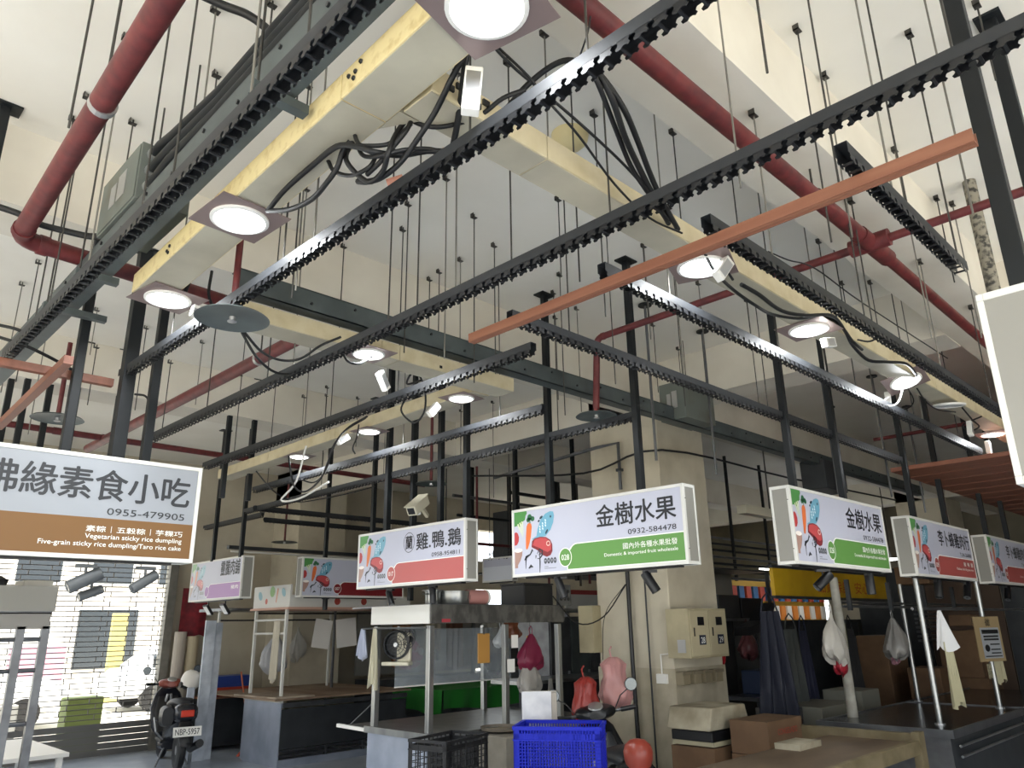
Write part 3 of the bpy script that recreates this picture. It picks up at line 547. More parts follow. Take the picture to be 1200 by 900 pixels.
# ------------------------------------------------------------ light-box signs
C_ = {}
def ink(h, rough=.45):
    if h not in C_: C_[h] = M('print_'+h.strip('#'), h, rough)
    return C_[h]
def ell(cx, cz, rx, rz, n=24, a0=0): return [(cx+rx*math.cos(2*math.pi*k/n)*math.cos(a0)-rz*math.sin(2*math.pi*k/n)*math.sin(a0), cz+rx*math.cos(2*math.pi*k/n)*math.sin(a0)+rz*math.sin(2*math.pi*k/n)*math.cos(a0)) for k in range(n)]
def fl(name, polys, y, mat, par):
    b = B()
    for p in polys: b.flat(p, y)
    return obj(name, b, mat, par)
def rect(x0, x1, z0, z1): return [(x0,z0),(x1,z0),(x1,z1),(x0,z1)]
def brush(pts, ws):
    L, Rr = [], []
    for i, (x, z) in enumerate(pts):
        a = pts[max(i-1,0)]; b = pts[min(i+1,len(pts)-1)]; dx, dz = b[0]-a[0], b[1]-a[1]; l = math.hypot(dx, dz) or 1; w = ws[i]/2
        L.append((x-dz/l*w, z+dx/l*w)); Rr.append((x+dz/l*w, z-dx/l*w))
    return L+Rr[::-1]
def art(t, pale=0, s=1.0, clip=.028):
    """food picture and brush mark at the left end of the sign face"""
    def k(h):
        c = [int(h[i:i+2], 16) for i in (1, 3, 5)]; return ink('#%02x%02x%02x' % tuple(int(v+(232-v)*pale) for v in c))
    fl('leafy_greens', [[(clip,.395),(clip,.515),(.10,.52),(.165,.515),(.172,.49),(.155,.47),(.15,.44),(.12,.425),(.10,.40),(.085,.385),(.06,.40)]], -.0030, k('#4b8a46'), t)
    fl('leaf_stems', [[(.060,.41),(.075,.415),(.125,.30)],[(.085,.42),(.10,.425),(.128,.30)],[(.108,.43),(.122,.43),(.132,.31)]], -.0034, k('#d5dfb4'), t)
    fl('tomato', [[(clip,.245),(clip,.345),(.045,.352),(.065,.34),(.078,.31),(.074,.275),(.055,.25)]], -.0030, k('#b23a3c'), t)
    fl('carrot', [[(.165,.385),(.178,.405),(.20,.41),(.217,.40),(.222,.375),(.212,.31),(.195,.255),(.175,.212),(.162,.205),(.153,.215),(.155,.30)]], -.0032, k('#d9703a'), t)
    fl('carrot_top', [ell(.20,.455,.024,.024), ell(.232,.44,.022,.02), ell(.182,.435,.018,.018), rect(.198,.208,.40,.45)], -.0031, k('#2f6b46'), t)
    fl('fish', [[(.225,.285),(.27,.30),(.285,.355),(.32,.425),(.37,.465),(.42,.478),(.455,.472),(.462,.44),(.452,.39),(.42,.335),(.37,.295),(.32,.285),(.28,.28),(.235,.262)]], -.0030, k('#6ba3ba'), t)
    fl('fish_marks', [ell(.425,.437,.008,.01,10), ell(.325,.44,.02,.010,10,.5), ell(.30,.415,.012,.008,10,.4), ell(.38,.325,.022,.009,10,.9)], -.0034, k('#1f3644'), t)
    fl('fish_scales', [ell(.31+.03*i, .33+.022*i+.02*j, .006, .010, 8, .4) for i in range(3) for j in range(3)], -.0034, k('#dbe9ef'), t)
    fl('steak', [[(.215,.22),(.222,.265),(.25,.285),(.31,.292),(.37,.285),(.415,.26),(.435,.225),(.435,.175),(.415,.145),(.375,.135),(.335,.15),(.30,.18),(.26,.20)]], -.0033, k('#7e2b30'), t)
    fl('steak_top', [[(.228,.235),(.25,.275),(.31,.284),(.37,.277),(.408,.252),(.425,.22),(.42,.185),(.385,.17),(.345,.185),(.30,.208),(.26,.222)]], -.0036, k('#b9484b'), t)
    fl('steak_bone', [ell(.395,.235,.022,.020)], -.0039, k('#e6b9ae'), t); fl('steak_marrow', [ell(.395,.235,.014,.012)], -.0042, k('#a33d40'), t)
    fl('rice_bowl', [[(clip,.09),(clip,.20),(.115,.205),(.11,.165),(.09,.125),(.06,.09)], rect(clip,.062,.07,.09)], -.0030, k('#a58478'), t)
    fl('rice', [ell(.07,.205,.045,.016, 20)], -.0034, k('#efe7df'), t)
    d = k('#2b2f36')
    fl('brush_mark', [brush([(.135,.125),(.16,.15),(.20,.165),(.225,.20),(.235,.185)], [.008,.02,.011,.017,.005]), brush([(.155,.155),(.15,.11),(.148,.06)], [.018,.009,.004]), brush([(.18,.06),(.205,.078),(.228,.068)], [.008,.024,.006]),
        brush([(.262,.155),(.258,.13)], [.012,.004]), brush([(.275,.165),(.30,.20),(.33,.185),(.325,.15),(.30,.125),(.275,.13)], [.006,.010,.013,.014,.008,.005]), brush([(.295,.18),(.315,.155)], [.006,.004]), brush([(.285,.155),(.325,.165)], [.004,.005]), brush([(.30,.20),(.302,.10),(.298,.015)], [.006,.012,.006])], -.0036, d, t)
    fl('round_seals', [ell(.360+.033*i, .105, .0155, .022, 16) for i in range(4)], -.0034, k('#4a4d54'), t)
    fl('seal_marks', [rect(.352+.033*i, .368+.033*i, .100+.008*j, .104+.008*j) for i in range(4) for j in range(2)], -.0037, k('#b9bac0'), t)
    fl('fine_lines', [rect(.348,.39,.060,.064), rect(.348,.47,.047,.051)], -.0034, k('#7b7e86'), t)

def sign(label, loc, rotz, W=1.63, H=.53, D=.14, band='#5f8f48', full=False, title=None, tr=None, th=.155, tw=None, phone=None, pw=.40, subs=(), badge=None, pale=0, tcol='#22242a', facec=None, deco=True):
    t = thing('sign_box', label, 'sign', loc, rotz)
    obj('cabinet', B().box(.003, W-.003, .004, D-.004, .003, H-.003), m_panelg, t)
    fr = .022; b = B()
    for y0, y1 in ((-.006, .018), (D-.018, D)):
        b.box(0, W, y0, y1, 0, fr); b.box(0, W, y0, y1, H-fr, H); b.box(0, fr, y0, y1, fr, H-fr); b.box(W-fr, W, y0, y1, fr, H-fr)
    for x0, x1 in ((0, fr), (W-fr, W)):
        for z0, z1 in ((0, fr), (H-fr, H)): b.box(x0, x1, .018, D-.018, z0, z1)
    obj('frame', b, m_whitem, t, bev=.002)
    obj('face_panel', B().box(fr, W-fr, -.002, .004, fr, H-fr), facec or m_face, t)
    for (x, z) in ((-.001, .1), (-.001, .43), (W+.001, .1), (W+.001, .43)): obj('screw', B().bc((x, .012, z), (.004, .006, .006)), m_rod, t)
    bm = ink(band)
    if full: fl('colour_band', [rect(fr, W-fr, fr, .212)], -.003, bm, t)
    else:
        arc = [(.585, .03), (W-fr, fr+.006), (W-fr, .207), (.68, .207)] + [(.68-.07*math.sin(a), .137+.07*math.cos(a)) for a in (R(15), R(30), R(45), R(60))] + [(.60, .16), (.585, .15)]
        fl('band_outline', [[(.578,.024),(W-fr,.022),(W-fr,.214),(.678,.214)]+[(.675-.08*math.sin(a), .134+.08*math.cos(a)) for a in (R(20), R(50), R(75))]+[(.578,.15)]], -.0026, m_inkw, t)
        fl('colour_band', [arc], -.003, bm, t)
        fl('badge_ring', [ell(.563, .118, .064, .070)], -.0034, m_inkw, t); fl('badge', [ell(.563, .118, .058, .064)], -.0038, bm, t)
        if badge: text(badge, m_inkw, t, .563, .098, .040, .075, 'C', -.0042, .01)
    if deco: art(t, pale)
    tm = ink(tcol)
    if title: text(title, tm, t, tr or W-.07, .306, th, tw, 'R', -.0035, .012)
    if phone: text(phone, tm, t, W-.075, .232, .036, pw, 'R', -.0035, .006)
    for (s, z, h, w_) in subs: text(s, m_inkw, t, W-.075, z, h, w_, 'R', -.004, .004)
    obj('hanging_rail', B().box(.1, W-.1, .04, .09, -.012, 0), m_blk, t)
    return t
ZS = 2.068
X4 = -math.pi/2
sign('large fruit stall sign with green band in the centre, below two black posts', (4.36, 4.405, ZS), X4, title='金樹水果', th=.158, tw=.685, phone='0932-584478', subs=(('國內外各種水果批發', .135, .042, .45), ('Domestic & imported fruit wholesale', .088, .030, .62)), badge='028')
sign('right fruit stall sign with green band, seen with its grey left end', (4.99, 2.345, ZS), 0, W=1.66, title='金樹水果', th=.158, tw=.685, phone='0932-584478', subs=(('國內外各種水果批發', .135, .042, .45), ('Domestic & imported fruit wholesale', .088, .030, .62)), badge='028')
d_ = sign('chicken, duck and goose stall sign with plain red band and circled character', (4.33, 6.56, ZS), X4, W=1.62, band='#b4615f', title='雞.鴨.鵝', th=.15, tw=.62, tr=1.56, phone='0958-954811', pw=.38, badge='017', pale=.12)
cr = B(); o_ = ell(.83, .385, .082, .092, 28); i_ = ell(.83, .385, .077, .087, 28)
for k in range(28): cr.flat([o_[k], o_[(k+1)%28], i_[(k+1)%28], i_[k]], -.0035)
obj('character_ring', cr, m_ink, d_); text('蘭', m_ink, d_, .83, .325, .12, .10, 'C', -.0035, .004)
red = dict(band='#a8504c', title='李卜蜂雞肉行', th=.15, tw=.95, phone='T.04-26888', pw=.36, subs=(('雞  鴨  鵝', .135, .042, .30), ('Chicken, duck & goose meat', .088, .030, .55)), badge='029', pale=.05)
sign('first chicken meat sign with red band, right of the fruit signs', (7.36, 2.375, ZS), 0, W=1.75, D=.15, **red)
sign('second chicken meat sign with red band, cut by the right edge', (9.80, 2.39, ZS), 0, W=1.75, D=.15, **red)
sign('lilac-banded pork stall sign at far left, print paled as if washed out by daylight', (4.50, 10.98, ZS+.02), X4, W=1.56, D=.15, band='#a77fb4', title='靈騰肉舖', th=.19, tw=.55, subs=(('豬肉', .125, .05, .2),), pale=.45)  # food print blended paler to imitate daylight washing it out
sign('sign with dark red band numbered 007, half hidden behind the duck sign', (5.36, 9.46, ZS+.05), 0, W=1.7, band='#7d1f24', badge='007')
v_ = sign('large vegetarian food stall sign with ochre band at the left edge', (.04, 4.40, ZS), 0, W=1.76, H=.545, band='#735026', full=True, title='佛緣素食小吃', th=.165, tw=1.02, tr=1.70, phone='0955-479905', pw=.41, subs=(('素粽｜五穀粽｜芋粿巧', .138, .034, .50), ('Vegetarian sticky rice dumpling', .097, .032, .50), ('Five-grain sticky rice dumpling/Taro rice cake', .057, .032, .71)), deco=False, facec=M('sign_grey_white', '#93979d', .4), tcol='#2a2c30')
t = sign('blank white sign box with plain grey end, at the right edge', (2.413, .325, 2.045), 0, W=1.7, H=.56, D=.165, full=True, band='#8fa0a8', deco=False)
sm_ = sign('small white stall sign with two and a half characters, behind the stockpot shelf', (7.6, 8.3, 2.30), X4, W=.62, H=.34, D=.1, full=True, band='#d5d9e2', title='炒米仔', th=.13, tw=.44, tr=.57, deco=False)
for x in (.1, .52): obj('suspension_rod', B().tube([(x,.05,.33),(x,.05,ZC-2.30)], .006, 6), m_rod, sm_)
y_ = thing('banner_board', 'yellow board with red characters below the right fruit sign', 'sign', (7.9, 4.0, 2.02)); obj('board', B().box(0, 3.2, 0, .04, -.05, .24), M('yellow_board', '#c9a41f', .5, col2='#b08c14', scale=2), y_)
text('品質保證  安心', M('board_red', '#a5281c', .5), y_, 2.55, .0, .14, 1.5); obj('frame', B().box(-.03, 3.23, -.01, .05, -.08, -.05).box(-.03, 3.23, -.01, .05, .24, .27), m_dark, y_)

# ------------------------------------------------------------ track spotlights under the signs
def spot(label, x, y, z, az, el, L=.12, r=.032, pm=m_blk, group=None):
    t = thing('track_spotlight', label, 'spotlight', (x, y, z), az)
    obj('track_adapter', B().box(-.05, .05, -.015, .015, -.012, .006), pm, t); obj('stem', B().tube([(0,0,-.01),(0,0,-.06)], .007, 8), pm, t)
    q = Matrix.Rotation(el, 3, 'Y'); c = Vector((0, 0, -.075))
    obj('head', B().lathe([(r*.85,-L*.5),(r,-L*.46),(r,L*.48),(r*.86,L*.5)], c, 20, q), pm, t, smooth=True)
    obj('lens', B().lathe([(r*.8, L*.5), (.001, L*.49)], c+q@Vector((0,0,.001)), 16, q, cap=False), M('lens_glass', '#6b6f72', .15), t); return t
m_gspot = M('grey_spot_paint', '#55585a', .5)
spot('grey spotlight under the vegetarian sign, larger of the close pair', 1.27, 4.45, ZS-.03, R(0), R(-118), .17, .034, m_gspot)
spot('small grey spotlight under the vegetarian sign, lower of the close pair', 1.33, 4.52, ZS-.09, R(0), R(-112), .12, .024, m_gspot)
spot('grey spotlight under the right end of the vegetarian sign', 1.57, 4.45, ZS-.03, R(0), R(-125), .15, .028, m_gspot)
spot('black spotlight under the left part of the large fruit sign', 4.43, 3.96, ZS-.02, R(-60), R(160), .16, .03)
spot('black spotlight under the right part of the large fruit sign, in front of the column', 4.43, 3.14, ZS-.02, R(-60), R(150), .15, .033)
spot('black spotlight under the right fruit sign, tilted to the left', 5.48, 2.40, ZS-.02, R(-40), R(-130), .15, .034)
spot('black spotlight under the right fruit sign, hanging straight down', 6.32, 2.40, ZS-.02, 0, R(178), .16, .034)
spot('black spotlight under the first chicken meat sign, left one', 8.02, 2.43, ZS-.02, 0, R(-168), .17, .036)
spot('black spotlight under the first chicken meat sign, right one', 8.90, 2.43, ZS-.02, 0, R(-145), .17, .036)
spot('black spotlight under the second chicken meat sign', 10.4, 2.43, ZS-.02, 0, R(-150), .17, .036)
spot('black spotlight under the sign numbered 007', 5.77, 9.5, ZS+.04, 0, R(180), .16, .035)
spot('black spotlight under the left part of the duck sign', 4.40, 6.10, ZS-.02, R(-90), R(155), .14, .03)
spot('black spotlight under the right part of the duck sign', 4.40, 5.46, ZS-.02, R(-90), R(175), .14, .03)
def flood(label, x, y, z):
    t = thing('floodlight', label, 'floodlight', (x, y, z), X4); q = Matrix.Rotation(R(35), 3, 'X')
    obj('case', B().bc((0,0,-.1), (.13, .03, .15), q), m_blk, t); obj('glass', B().bc(Vector((0,0,-.1))+q@Vector((0,-.017,0)), (.10, .004, .12), q), M('flood_glass', '#d5d8dc', .2), t); obj('yoke', B().bar((0,0,0),(0,0,-.08),.012), m_blk, t)
flood('small square floodlight under the lilac sign, left one', 4.47, 10.25, ZS); flood('small square floodlight under the lilac sign, right one', 4.47, 9.75, ZS)

# ------------------------------------------------------------ roller grille, street outside
t = thing('roller_grille', 'steel roller grille of thin bars closed over the street opening', 'shutter', (-1.6, YN-.02, 0))
s0 = obj('slat', B().prism([(-.012,0),(.012,.01),(.012,.075),(-.012,.085)], lambda u, v, t_: (t_, u, v), 0, 6.56), M('grille_slat', '#7d7b78', .45, .5), t, bev=0)
s0.location = (0, 0, .0)
for k in range(1, 5): c = s0.copy(); COL.objects.link(c); c.parent = t; c.location = (0, 0, .088*k)
g0 = obj('grille_bar', B().tube([(0,0,0),(6.56,0,0)], .0075, 6), M('grille_bar_paint', '#6d6a66', .5, .4), t); g0.location = (0, 0, .50)
for k in range(1, 34): c = g0.copy(); COL.objects.link(c); c.parent = t; c.location = (0, 0, .50+.072*k)
lk = B()
for k in range(33):
    for j in range(17):
        x = .2+j*.385+(.0 if k % 2 else .09); lk.box(x-.006, x+.006, -.008, .008, .50+.072*k, .572+.072*k)
obj('grille_links', lk, bpy.data.materials['grille_bar_paint'], t, kind='stuff')
struct('trim_1', B().box(4.90, 5.03, YN-.12, YN+.02, 0, 3.0), M('jamb_metal', '#8d8a82', .5, .4, col2='#77746d', scale=6))
struct('trim_2', B().box(4.2, 5.0, YN-.02, YN+.1, 2.9, 3.05), M('lintel_metal', '#7f7b72', .5))
m_bld = M('facade_plaster', '#c9c4ba', .9); m_glassd = M('dark_pane', '#30363b', .2)
t = thing('street_building', 'pale shophouse across the street, seen washed out through the grille', 'building', (-8, 40, -.16)); obj('facade', B().box(0, 26, 0, 6, 0, 9), m_bld, t)
for k in range(8):
    wn = obj('window', B().box(1+3.1*k, 3+3.1*k, -.05, 0, 4.0, 5.8), m_whitem, t); obj('pane', B().box(1.1+3.1*k, 2.9+3.1*k, -.07, -.05, 4.1, 5.7), m_glassd, wn)
    obj('shopfront', B().box(.8+3.1*k, 3.4+3.1*k, -.08, 0, .3, 2.9), (m_glassd, m_bld, m_whitem)[k % 3], t)
def car(label, x, y, rz, col, h=1.5):
    t = thing('car', label, 'car', (x, y, -.16), rz); mc = M('car_paint', col, .3)
    obj('body', B().loft([(-2.2,.6,.75,.25),(-2.0,.65,.85,.35),(0,.65,.88,.38),(1.9,.62,.85,.33),(2.2,.55,.7,.22)], 20, 4), mc, t, smooth=True)
    obj('cabin', B().loft([(-1.7,1.0,.7,.1),(-1.2,1.2,.72,.3),(.4,1.2,.72,.3),(1.1,1.0,.7,.08)], 20, 4), mc, t, smooth=True)
    obj('side_window', B().loft([(-1.4,1.15,.735,.18),(.5,1.15,.735,.2),(.8,1.08,.72,.1)], 20, 6), m_glassd, t)
    for sx in (-1.35, 1.35):
        for sy in (-.78, .78): obj('wheel', B().lathe([(.1,-.1),(.3,-.1),(.32,0),(.3,.1),(.1,.1)], (sx, sy, .32), 20, Matrix.Rotation(R(90), 3, 'X')), m_blk, t, smooth=True)
car('white car parked outside behind the grille', 3.2, 19.5, R(3), '#f2f4f5'); car('pale silver car further along the street outside', 9.2, 21.5, R(0), '#d9dde0')
t = thing('street_van', 'light blue-white van outside beyond the left stall', 'van', (-1.5, 24, -.16)); obj('body', B().box(0, 4.4, 0, 1.8, .35, 2.1), M('van_paint', '#b9d3dc', .35), t, bev=.12)
obj('side_window', B().box(.4, 2.6, -.01, 0, 1.25, 1.85), m_glassd, t)
for x in (.9, 3.4): obj('wheel', B().lathe([(.1,-.1),(.32,-.1),(.32,.1),(.1,.1)], (x, .05, .33), 18, Matrix.Rotation(R(90), 3, 'X')), m_blk, t)
for (lb, nm, x, y, d, c) in (('yellow-green crate stack outside low behind the grille', 'crate_stack', 4.2, 14.6, (.55,.4,.85), '#66733a'), ('dark pallet box standing outside by the grille', 'pallet_box', 2.2, 15.4, (1.5,.5,.75), '#8a8a86'), ('orange-brown carton outside near the left of the grille', 'carton', 1.6, 14.6, (.3,.3,.6), '#c98f4c'), ('pale yellow sign stand outside at the right of the grille', 'sign_stand', 7.9, 24.5, (.45,.1,2.4), '#a89f62'), ('pink panel outside by the shopfronts', 'sign_stand', 6.0, 27, (1.5,.1,1.5), '#a5808e')):
    b = B().box(0, d[0], 0, d[1], 0, d[2]); o = obj(nm, b, M(nm+'_paint', c, .6), loc=(x, y, -.16), bev=.02); tag(o, lb, nm.split('_')[0]+(' stand' if nm == 'sign_stand' else ''))

# ------------------------------------------------------------ scooters
def mirror(t, x, y, z, r=.055, round_=True, face=-1):
    m = obj('mirror', B().lathe([(r*.4,.0),(r,.012),(r,.02),(r*.9,.024)], (x, y, z), 20, Matrix.Rotation(R(90*face), 3, 'Y')), m_blk, t, smooth=True)
    obj('mirror_glass', B().lathe([(r*.9,.0245),(.001,.0246)], (x, y, z), 20, Matrix.Rotation(R(90*face), 3, 'Y'), cap=False), M('mirror_glass_mat', '#6d7274', .25, .9), m)
def scooter(label, loc, rz, body, accent, red=None):
    """local +X is forward"""
    t = thing('scooter', label, 'scooter', loc, rz); mb = M('scooter_paint', body, .25); ma = M('scooter_accent', accent, .3)
    for x, nm in ((-.62, 'rear_wheel'), (.64, 'front_wheel')):
        wv = obj(nm, B().lathe([(.13,-.04),(.20,-.05),(.235,-.03),(.24,0),(.235,.03),(.20,.05),(.13,.04)], (x, 0, .24), 28, Matrix.Rotation(R(90), 3, 'X')), m_blk, t, smooth=True)
        obj('rim', B().lathe([(.02,-.045),(.13,-.03),(.13,.03),(.02,.045)], (x, 0, .24), 20, Matrix.Rotation(R(90), 3, 'X')), m_alum, wv, smooth=True)
    obj('body_shell', B().loft([(-.88,.70,.05,.05),(-.78,.64,.11,.12),(-.55,.58,.15,.17),(-.25,.52,.15,.20),(-.08,.45,.13,.17),(0,.38,.12,.10)], 20, 2.6), mb, t, smooth=True)
    obj('seat', B().loft([(-.72,.79,.07,.035),(-.6,.82,.13,.05),(-.35,.80,.15,.055),(-.12,.76,.13,.05),(-.02,.74,.07,.03)], 20, 2.6), M('seat_vinyl', '#15161a', .45), t, smooth=True)
    obj('floor_board', B().box(-.05, .38, -.15, .15, .27, .32), m_blk, t, bev=.02)
    obj('belly_pan', B().loft([(-.1,.25,.14,.06),(.2,.22,.14,.06),(.42,.30,.12,.08)], 16), mb, t, smooth=True)
    q = Matrix.Rotation(R(-68), 3, 'Y')
    obj('leg_shield', B().loft([(0,0,.10,.04),(.15,0,.20,.05),(.42,.01,.23,.05),(.62,.0,.17,.05),(.72,0,.08,.04)], 20, 2.6, q, (.40,0,.28)), mb, t, smooth=True)
    obj('inner_shield', B().loft([(.08,.05,.14,.02),(.35,.06,.18,.025),(.56,.05,.13,.02)], 16, 2.6, q, (.40,0,.28)), ma if red is None else m_blk, t, smooth=True)
    obj('glove_box_knob', B().lathe([(.028,0),(.03,.02),(.02,.03)], (.43,.07,.62), 14, Matrix.Rotation(R(-90), 3, 'Y')), m_alum, t); obj('fuel_cap', B().lathe([(.035,0),(.03,.03)], (.40,-.07,.54), 14, Matrix.Rotation(R(-90), 3, 'Y')), m_steeld, t)
    obj('front_fender', B().loft([(-.05,.0,.05,.02),(.1,.05,.07,.04),(.25,.0,.06,.04),(.33,-.08,.03,.03)], 14, 2.4, None, (.53,0,.48)), ma, t, smooth=True)
    obj('fork', B().tube([(.64,.07,.24),(.56,.06,.6),(.5,.02,.85)], .018, 8).tube([(.64,-.07,.24),(.56,-.06,.6),(.5,-.02,.85)], .018, 8), m_alum, t)
    obj('handlebar', B().tube([(.40,.30,1.0),(.46,.14,.99),(.48,0,.98),(.46,-.14,.99),(.40,-.30,1.0)], .013, 8), m_steeld, t)
    for s in (1, -1):
        obj('grip', B().tube([(.43,.22*s,.995),(.385,.34*s,1.005)], .02, 10), m_blk, t); obj('brake_lever', B().tube([(.47,.2*s,.985),(.46,.32*s,.975)], .006, 6), m_alum, t)
        obj('mirror_stalk', B().tube([(.45,.17*s,1.0),(.47,.24*s,1.1),(.45,.33*s,1.16)], .005, 6), m_blk, t); mirror(t, .45, .34*s, 1.18)
    obj('handlebar_cover', B().loft([(.34,.99,.07,.035),(.42,1.0,.17,.06),(.5,1.0,.17,.06),(.58,.97,.10,.05)], 20, 2.6), M('cowl_paint', red or body, .3), t, smooth=True)
    obj('dashboard', B().lathe([(.065,0),(.06,.015),(.05,.018)], (.40,0,1.045), 20, Matrix.Rotation(R(-25), 3, 'Y')), m_alum, t, smooth=True)
    obj('headlight', B().lathe([(.06,0),(.055,.03),(.02,.04)], (.56,0,.98), 18, Matrix.Rotation(R(90), 3, 'Y')), m_whitem, t, smooth=True)
    obj('rear_box', B().loft([(-.93,.70,.09,.05),(-.86,.70,.14,.11),(-.72,.69,.14,.12)], 16, 3), mb, t, smooth=True)
    obj('tail_light', B().box(-.95, -.90, -.08, .08, .66, .74), M('tail_red', '#d2381f', .2), t, bev=.01)
    obj('rear_mudguard', B().loft([(-1.02,.34,.07,.03),(-.95,.44,.09,.05),(-.86,.55,.08,.06)], 14, 3), m_blk, t, smooth=True)
    obj('muffler', B().tube([(-.2,-.14,.24),(-.45,-.17,.22),(-.95,-.18,.34)], [.02,.045,.05], 12), m_blk, t, smooth=True)
    obj('centre_stand', B().tube([(-.1,.1,.22),(-.2,.2,.0)], .012, 8).tube([(-.1,-.1,.22),(-.2,-.2,.0)], .012, 8), m_steeld, t)
    return t
sc = scooter('red and black scooter parked by the grille, seen from behind with its number plate', (4.62, 11.35, 0), R(78), '#23252c', '#b98ea0', '#8b4334')
pl = obj('number_plate', B().box(-.17, .17, -.006, 0, 0, .115), m_white, sc); pl.location = (-1.04, 0, .44); pl.rotation_euler = (R(-14), 0, R(-90)); text('NBP-5957', m_ink, pl, 0, .022, .07, .29, 'C', -.0075, .02)
obj('side_pannier', B().loft([(-.75,.66,.07,.11),(-.6,.66,.09,.13),(-.42,.66,.06,.1)], 16, 3, None, (0,.2,0)), m_blk, sc, smooth=True)
obj('crash_bar', B().tube([(-.3,.16,.35),(-.35,.26,.45),(-.1,.26,.6),(.05,.2,.55)], .01, 8), m_alum, sc)
t = thing('helmet', 'white open-face helmet hung on the red and black scooter', 'helmet', (4.86, 11.48, 1.03)); obj('shell', B().lathe([(.10,-.1),(.135,-.03),(.14,.03),(.125,.09),(.08,.13),(.02,.145)], n=24, q=Matrix.Rotation(R(28), 3, 'Y')), M('helmet_white', '#e4dfd6', .3), t, smooth=True)
obj('visor', B().loft([(-.1,-.03,.06,.05),(-.15,-.05,.04,.04)], 14), m_blk, t, smooth=True); obj('lining', B().lathe([(.1,-.1),(.08,-.12)], n=20, q=Matrix.Rotation(R(28), 3, 'Y')), m_blk, t)
s2 = scooter('black scooter parked in front of the concrete column, rear towards us', (5.20, 4.06, 0), R(50), '#131519', '#1d2024')
s2.rotation_euler = (R(-7), 0, R(50))
t = thing('helmet', 'dull red helmet on the seat of the black scooter', 'helmet', (4.60, 3.46, .86)); t.scale = (.72,)*3; obj('shell', B().lathe([(.11,-.12),(.135,-.05),(.14,.02),(.12,.08),(.07,.12),(.02,.13)], n=24), M('helmet_red', '#8e3b2e', .3), t, smooth=True); obj('trim', B().lathe([(.115,-.13),(.118,-.11)], n=24), m_blk, t)

# ------------------------------------------------------------ crates
def crate(label, loc, rz, L, Wd, H, mat, rows, cols, group=None, solid=.25):
    """open plastic crate with a lattice of slots"""
    t = thing('plastic_crate', label, 'crate', loc, rz, group); th = .006
    obj('bottom', B().box(.01, L-.01, .01, Wd-.01, 0, .012), mat, t)
    for nm, ax, n, pos in (('long_side', 0, L, 0), ('long_side', 0, L, Wd-th), ('short_side', 1, Wd, 0), ('short_side', 1, Wd, L-th)):
        b = B(); f = (lambda a0, a1, z0, z1, e=0: b.box(a0, a1, pos-e, pos+th+e, z0, z1)) if ax == 0 else (lambda a0, a1, z0, z1, e=0: b.box(pos-e, pos+th+e, a0, a1, z0, z1))
        f(0, n, H*(1-solid), H*(1-solid*.55)); f(0, n, 0, H*.07); f(0, n, H-.02, H, .007); f(0, .035, 0, H); f(n-.035, n, 0, H); f(0, n, H*(1-solid)-.008, H*(1-solid), .005)
        nn = cols if ax == 0 else max(3, int(cols*Wd/L))
        for k in range(1, nn): x = .035+(n-.07)*k/nn; f(x-.0035, x+.0035, 0, H, .003 if k % 4 == 0 else 0)
        for k in range(1, rows): z = H*.07+(H*(1-solid)-H*.07)*k/rows; f(0, n, z-.0025, z+.0025)
        obj(nm, b, mat, t, kind=None)
    return t
m_cbl = M('blue_crate_plastic', '#0b1da6', .5, spec=.25); m_cbk = M('black_crate_plastic', '#1b1c1f', .5)
bc_ = crate('bright blue lattice plastic crate in the foreground, in front of the column', (4.04, 3.28, .845), R(124), .52, .34, .285, m_cbl, 11, 26)
obj('wire_handle', B().tube([(.30,-.02,.27),(.31,-.03,.2),(.36,-.03,.19),(.37,-.02,.25)], .004, 6), m_alum, bc_)
t = thing('steel_stool', 'steel stand carrying the bright blue crate', 'stand', (3.66, 3.52, 0)); obj('top_plate', B().box(-.22, .22, -.22, .22, .82, .842), m_steeld, t)
for sx in (-.2, .2):
    for sy in (-.2, .2): obj('leg', B().box(sx-.015, sx+.015, sy-.015, sy+.015, 0, .82), m_steeld, t)
t = thing('carton', 'carton wrapped in white film standing in the blue crate', 'box', (3.90, 3.72, .865), R(-48)); obj('carton_body', B().box(-.10, .12, -.09, .09, 0, .42), M('carton_grey', '#9a948a', .7), t); obj('film', B().box(-.105, .085, -.098, -.092, 0, .43), M('cloudy_film', '#c8c9cc', .3, col2='#aeb0b6', scale=9, bump=.2), t)
bk = crate('black lattice plastic crate, topmost of two by the goose stall', (3.98, 4.75, .62), R(14), .56, .36, .27, m_cbk, 4, 9)
crate('black lattice plastic crate, lower of two by the goose stall', (3.98, 4.75, .34), R(14), .56, .36, .27, m_cbk, 4, 9)
crate('black lattice crate at the bottom of the stack by the goose stall', (3.98, 4.75, .06), R(14), .56, .36, .27, m_cbk, 4, 9)
for o in list(bk.children)[:0]: pass
for (nm, lb, c, x, y, z, r, h, sd) in (('plastic_bag', 'pink plastic bag with a square load hung behind the black scooter mirror', '#c28e8b', 5.80, 4.58, 1.42, .15, .42, 3), ('plastic_bag', 'red plastic bag tucked beside the pink bag', '#8e2e28', 5.45, 4.62, 1.27, .12, .36, 5)):
    t = thing(nm, lb, 'bag', (x, y, z)); obj('bag_body', B().bag(r, h, seed=sd, flat=.9, neck=.62), M('film_'+c[1:], c, .35, bump=.3, scale=10), t, smooth=True); obj('handle', B().tube([(-.03,0,0),(-.05,0,.06),(-.02,0,.09)], .008, 6), bpy.data.materials['film_'+c[1:]], t)

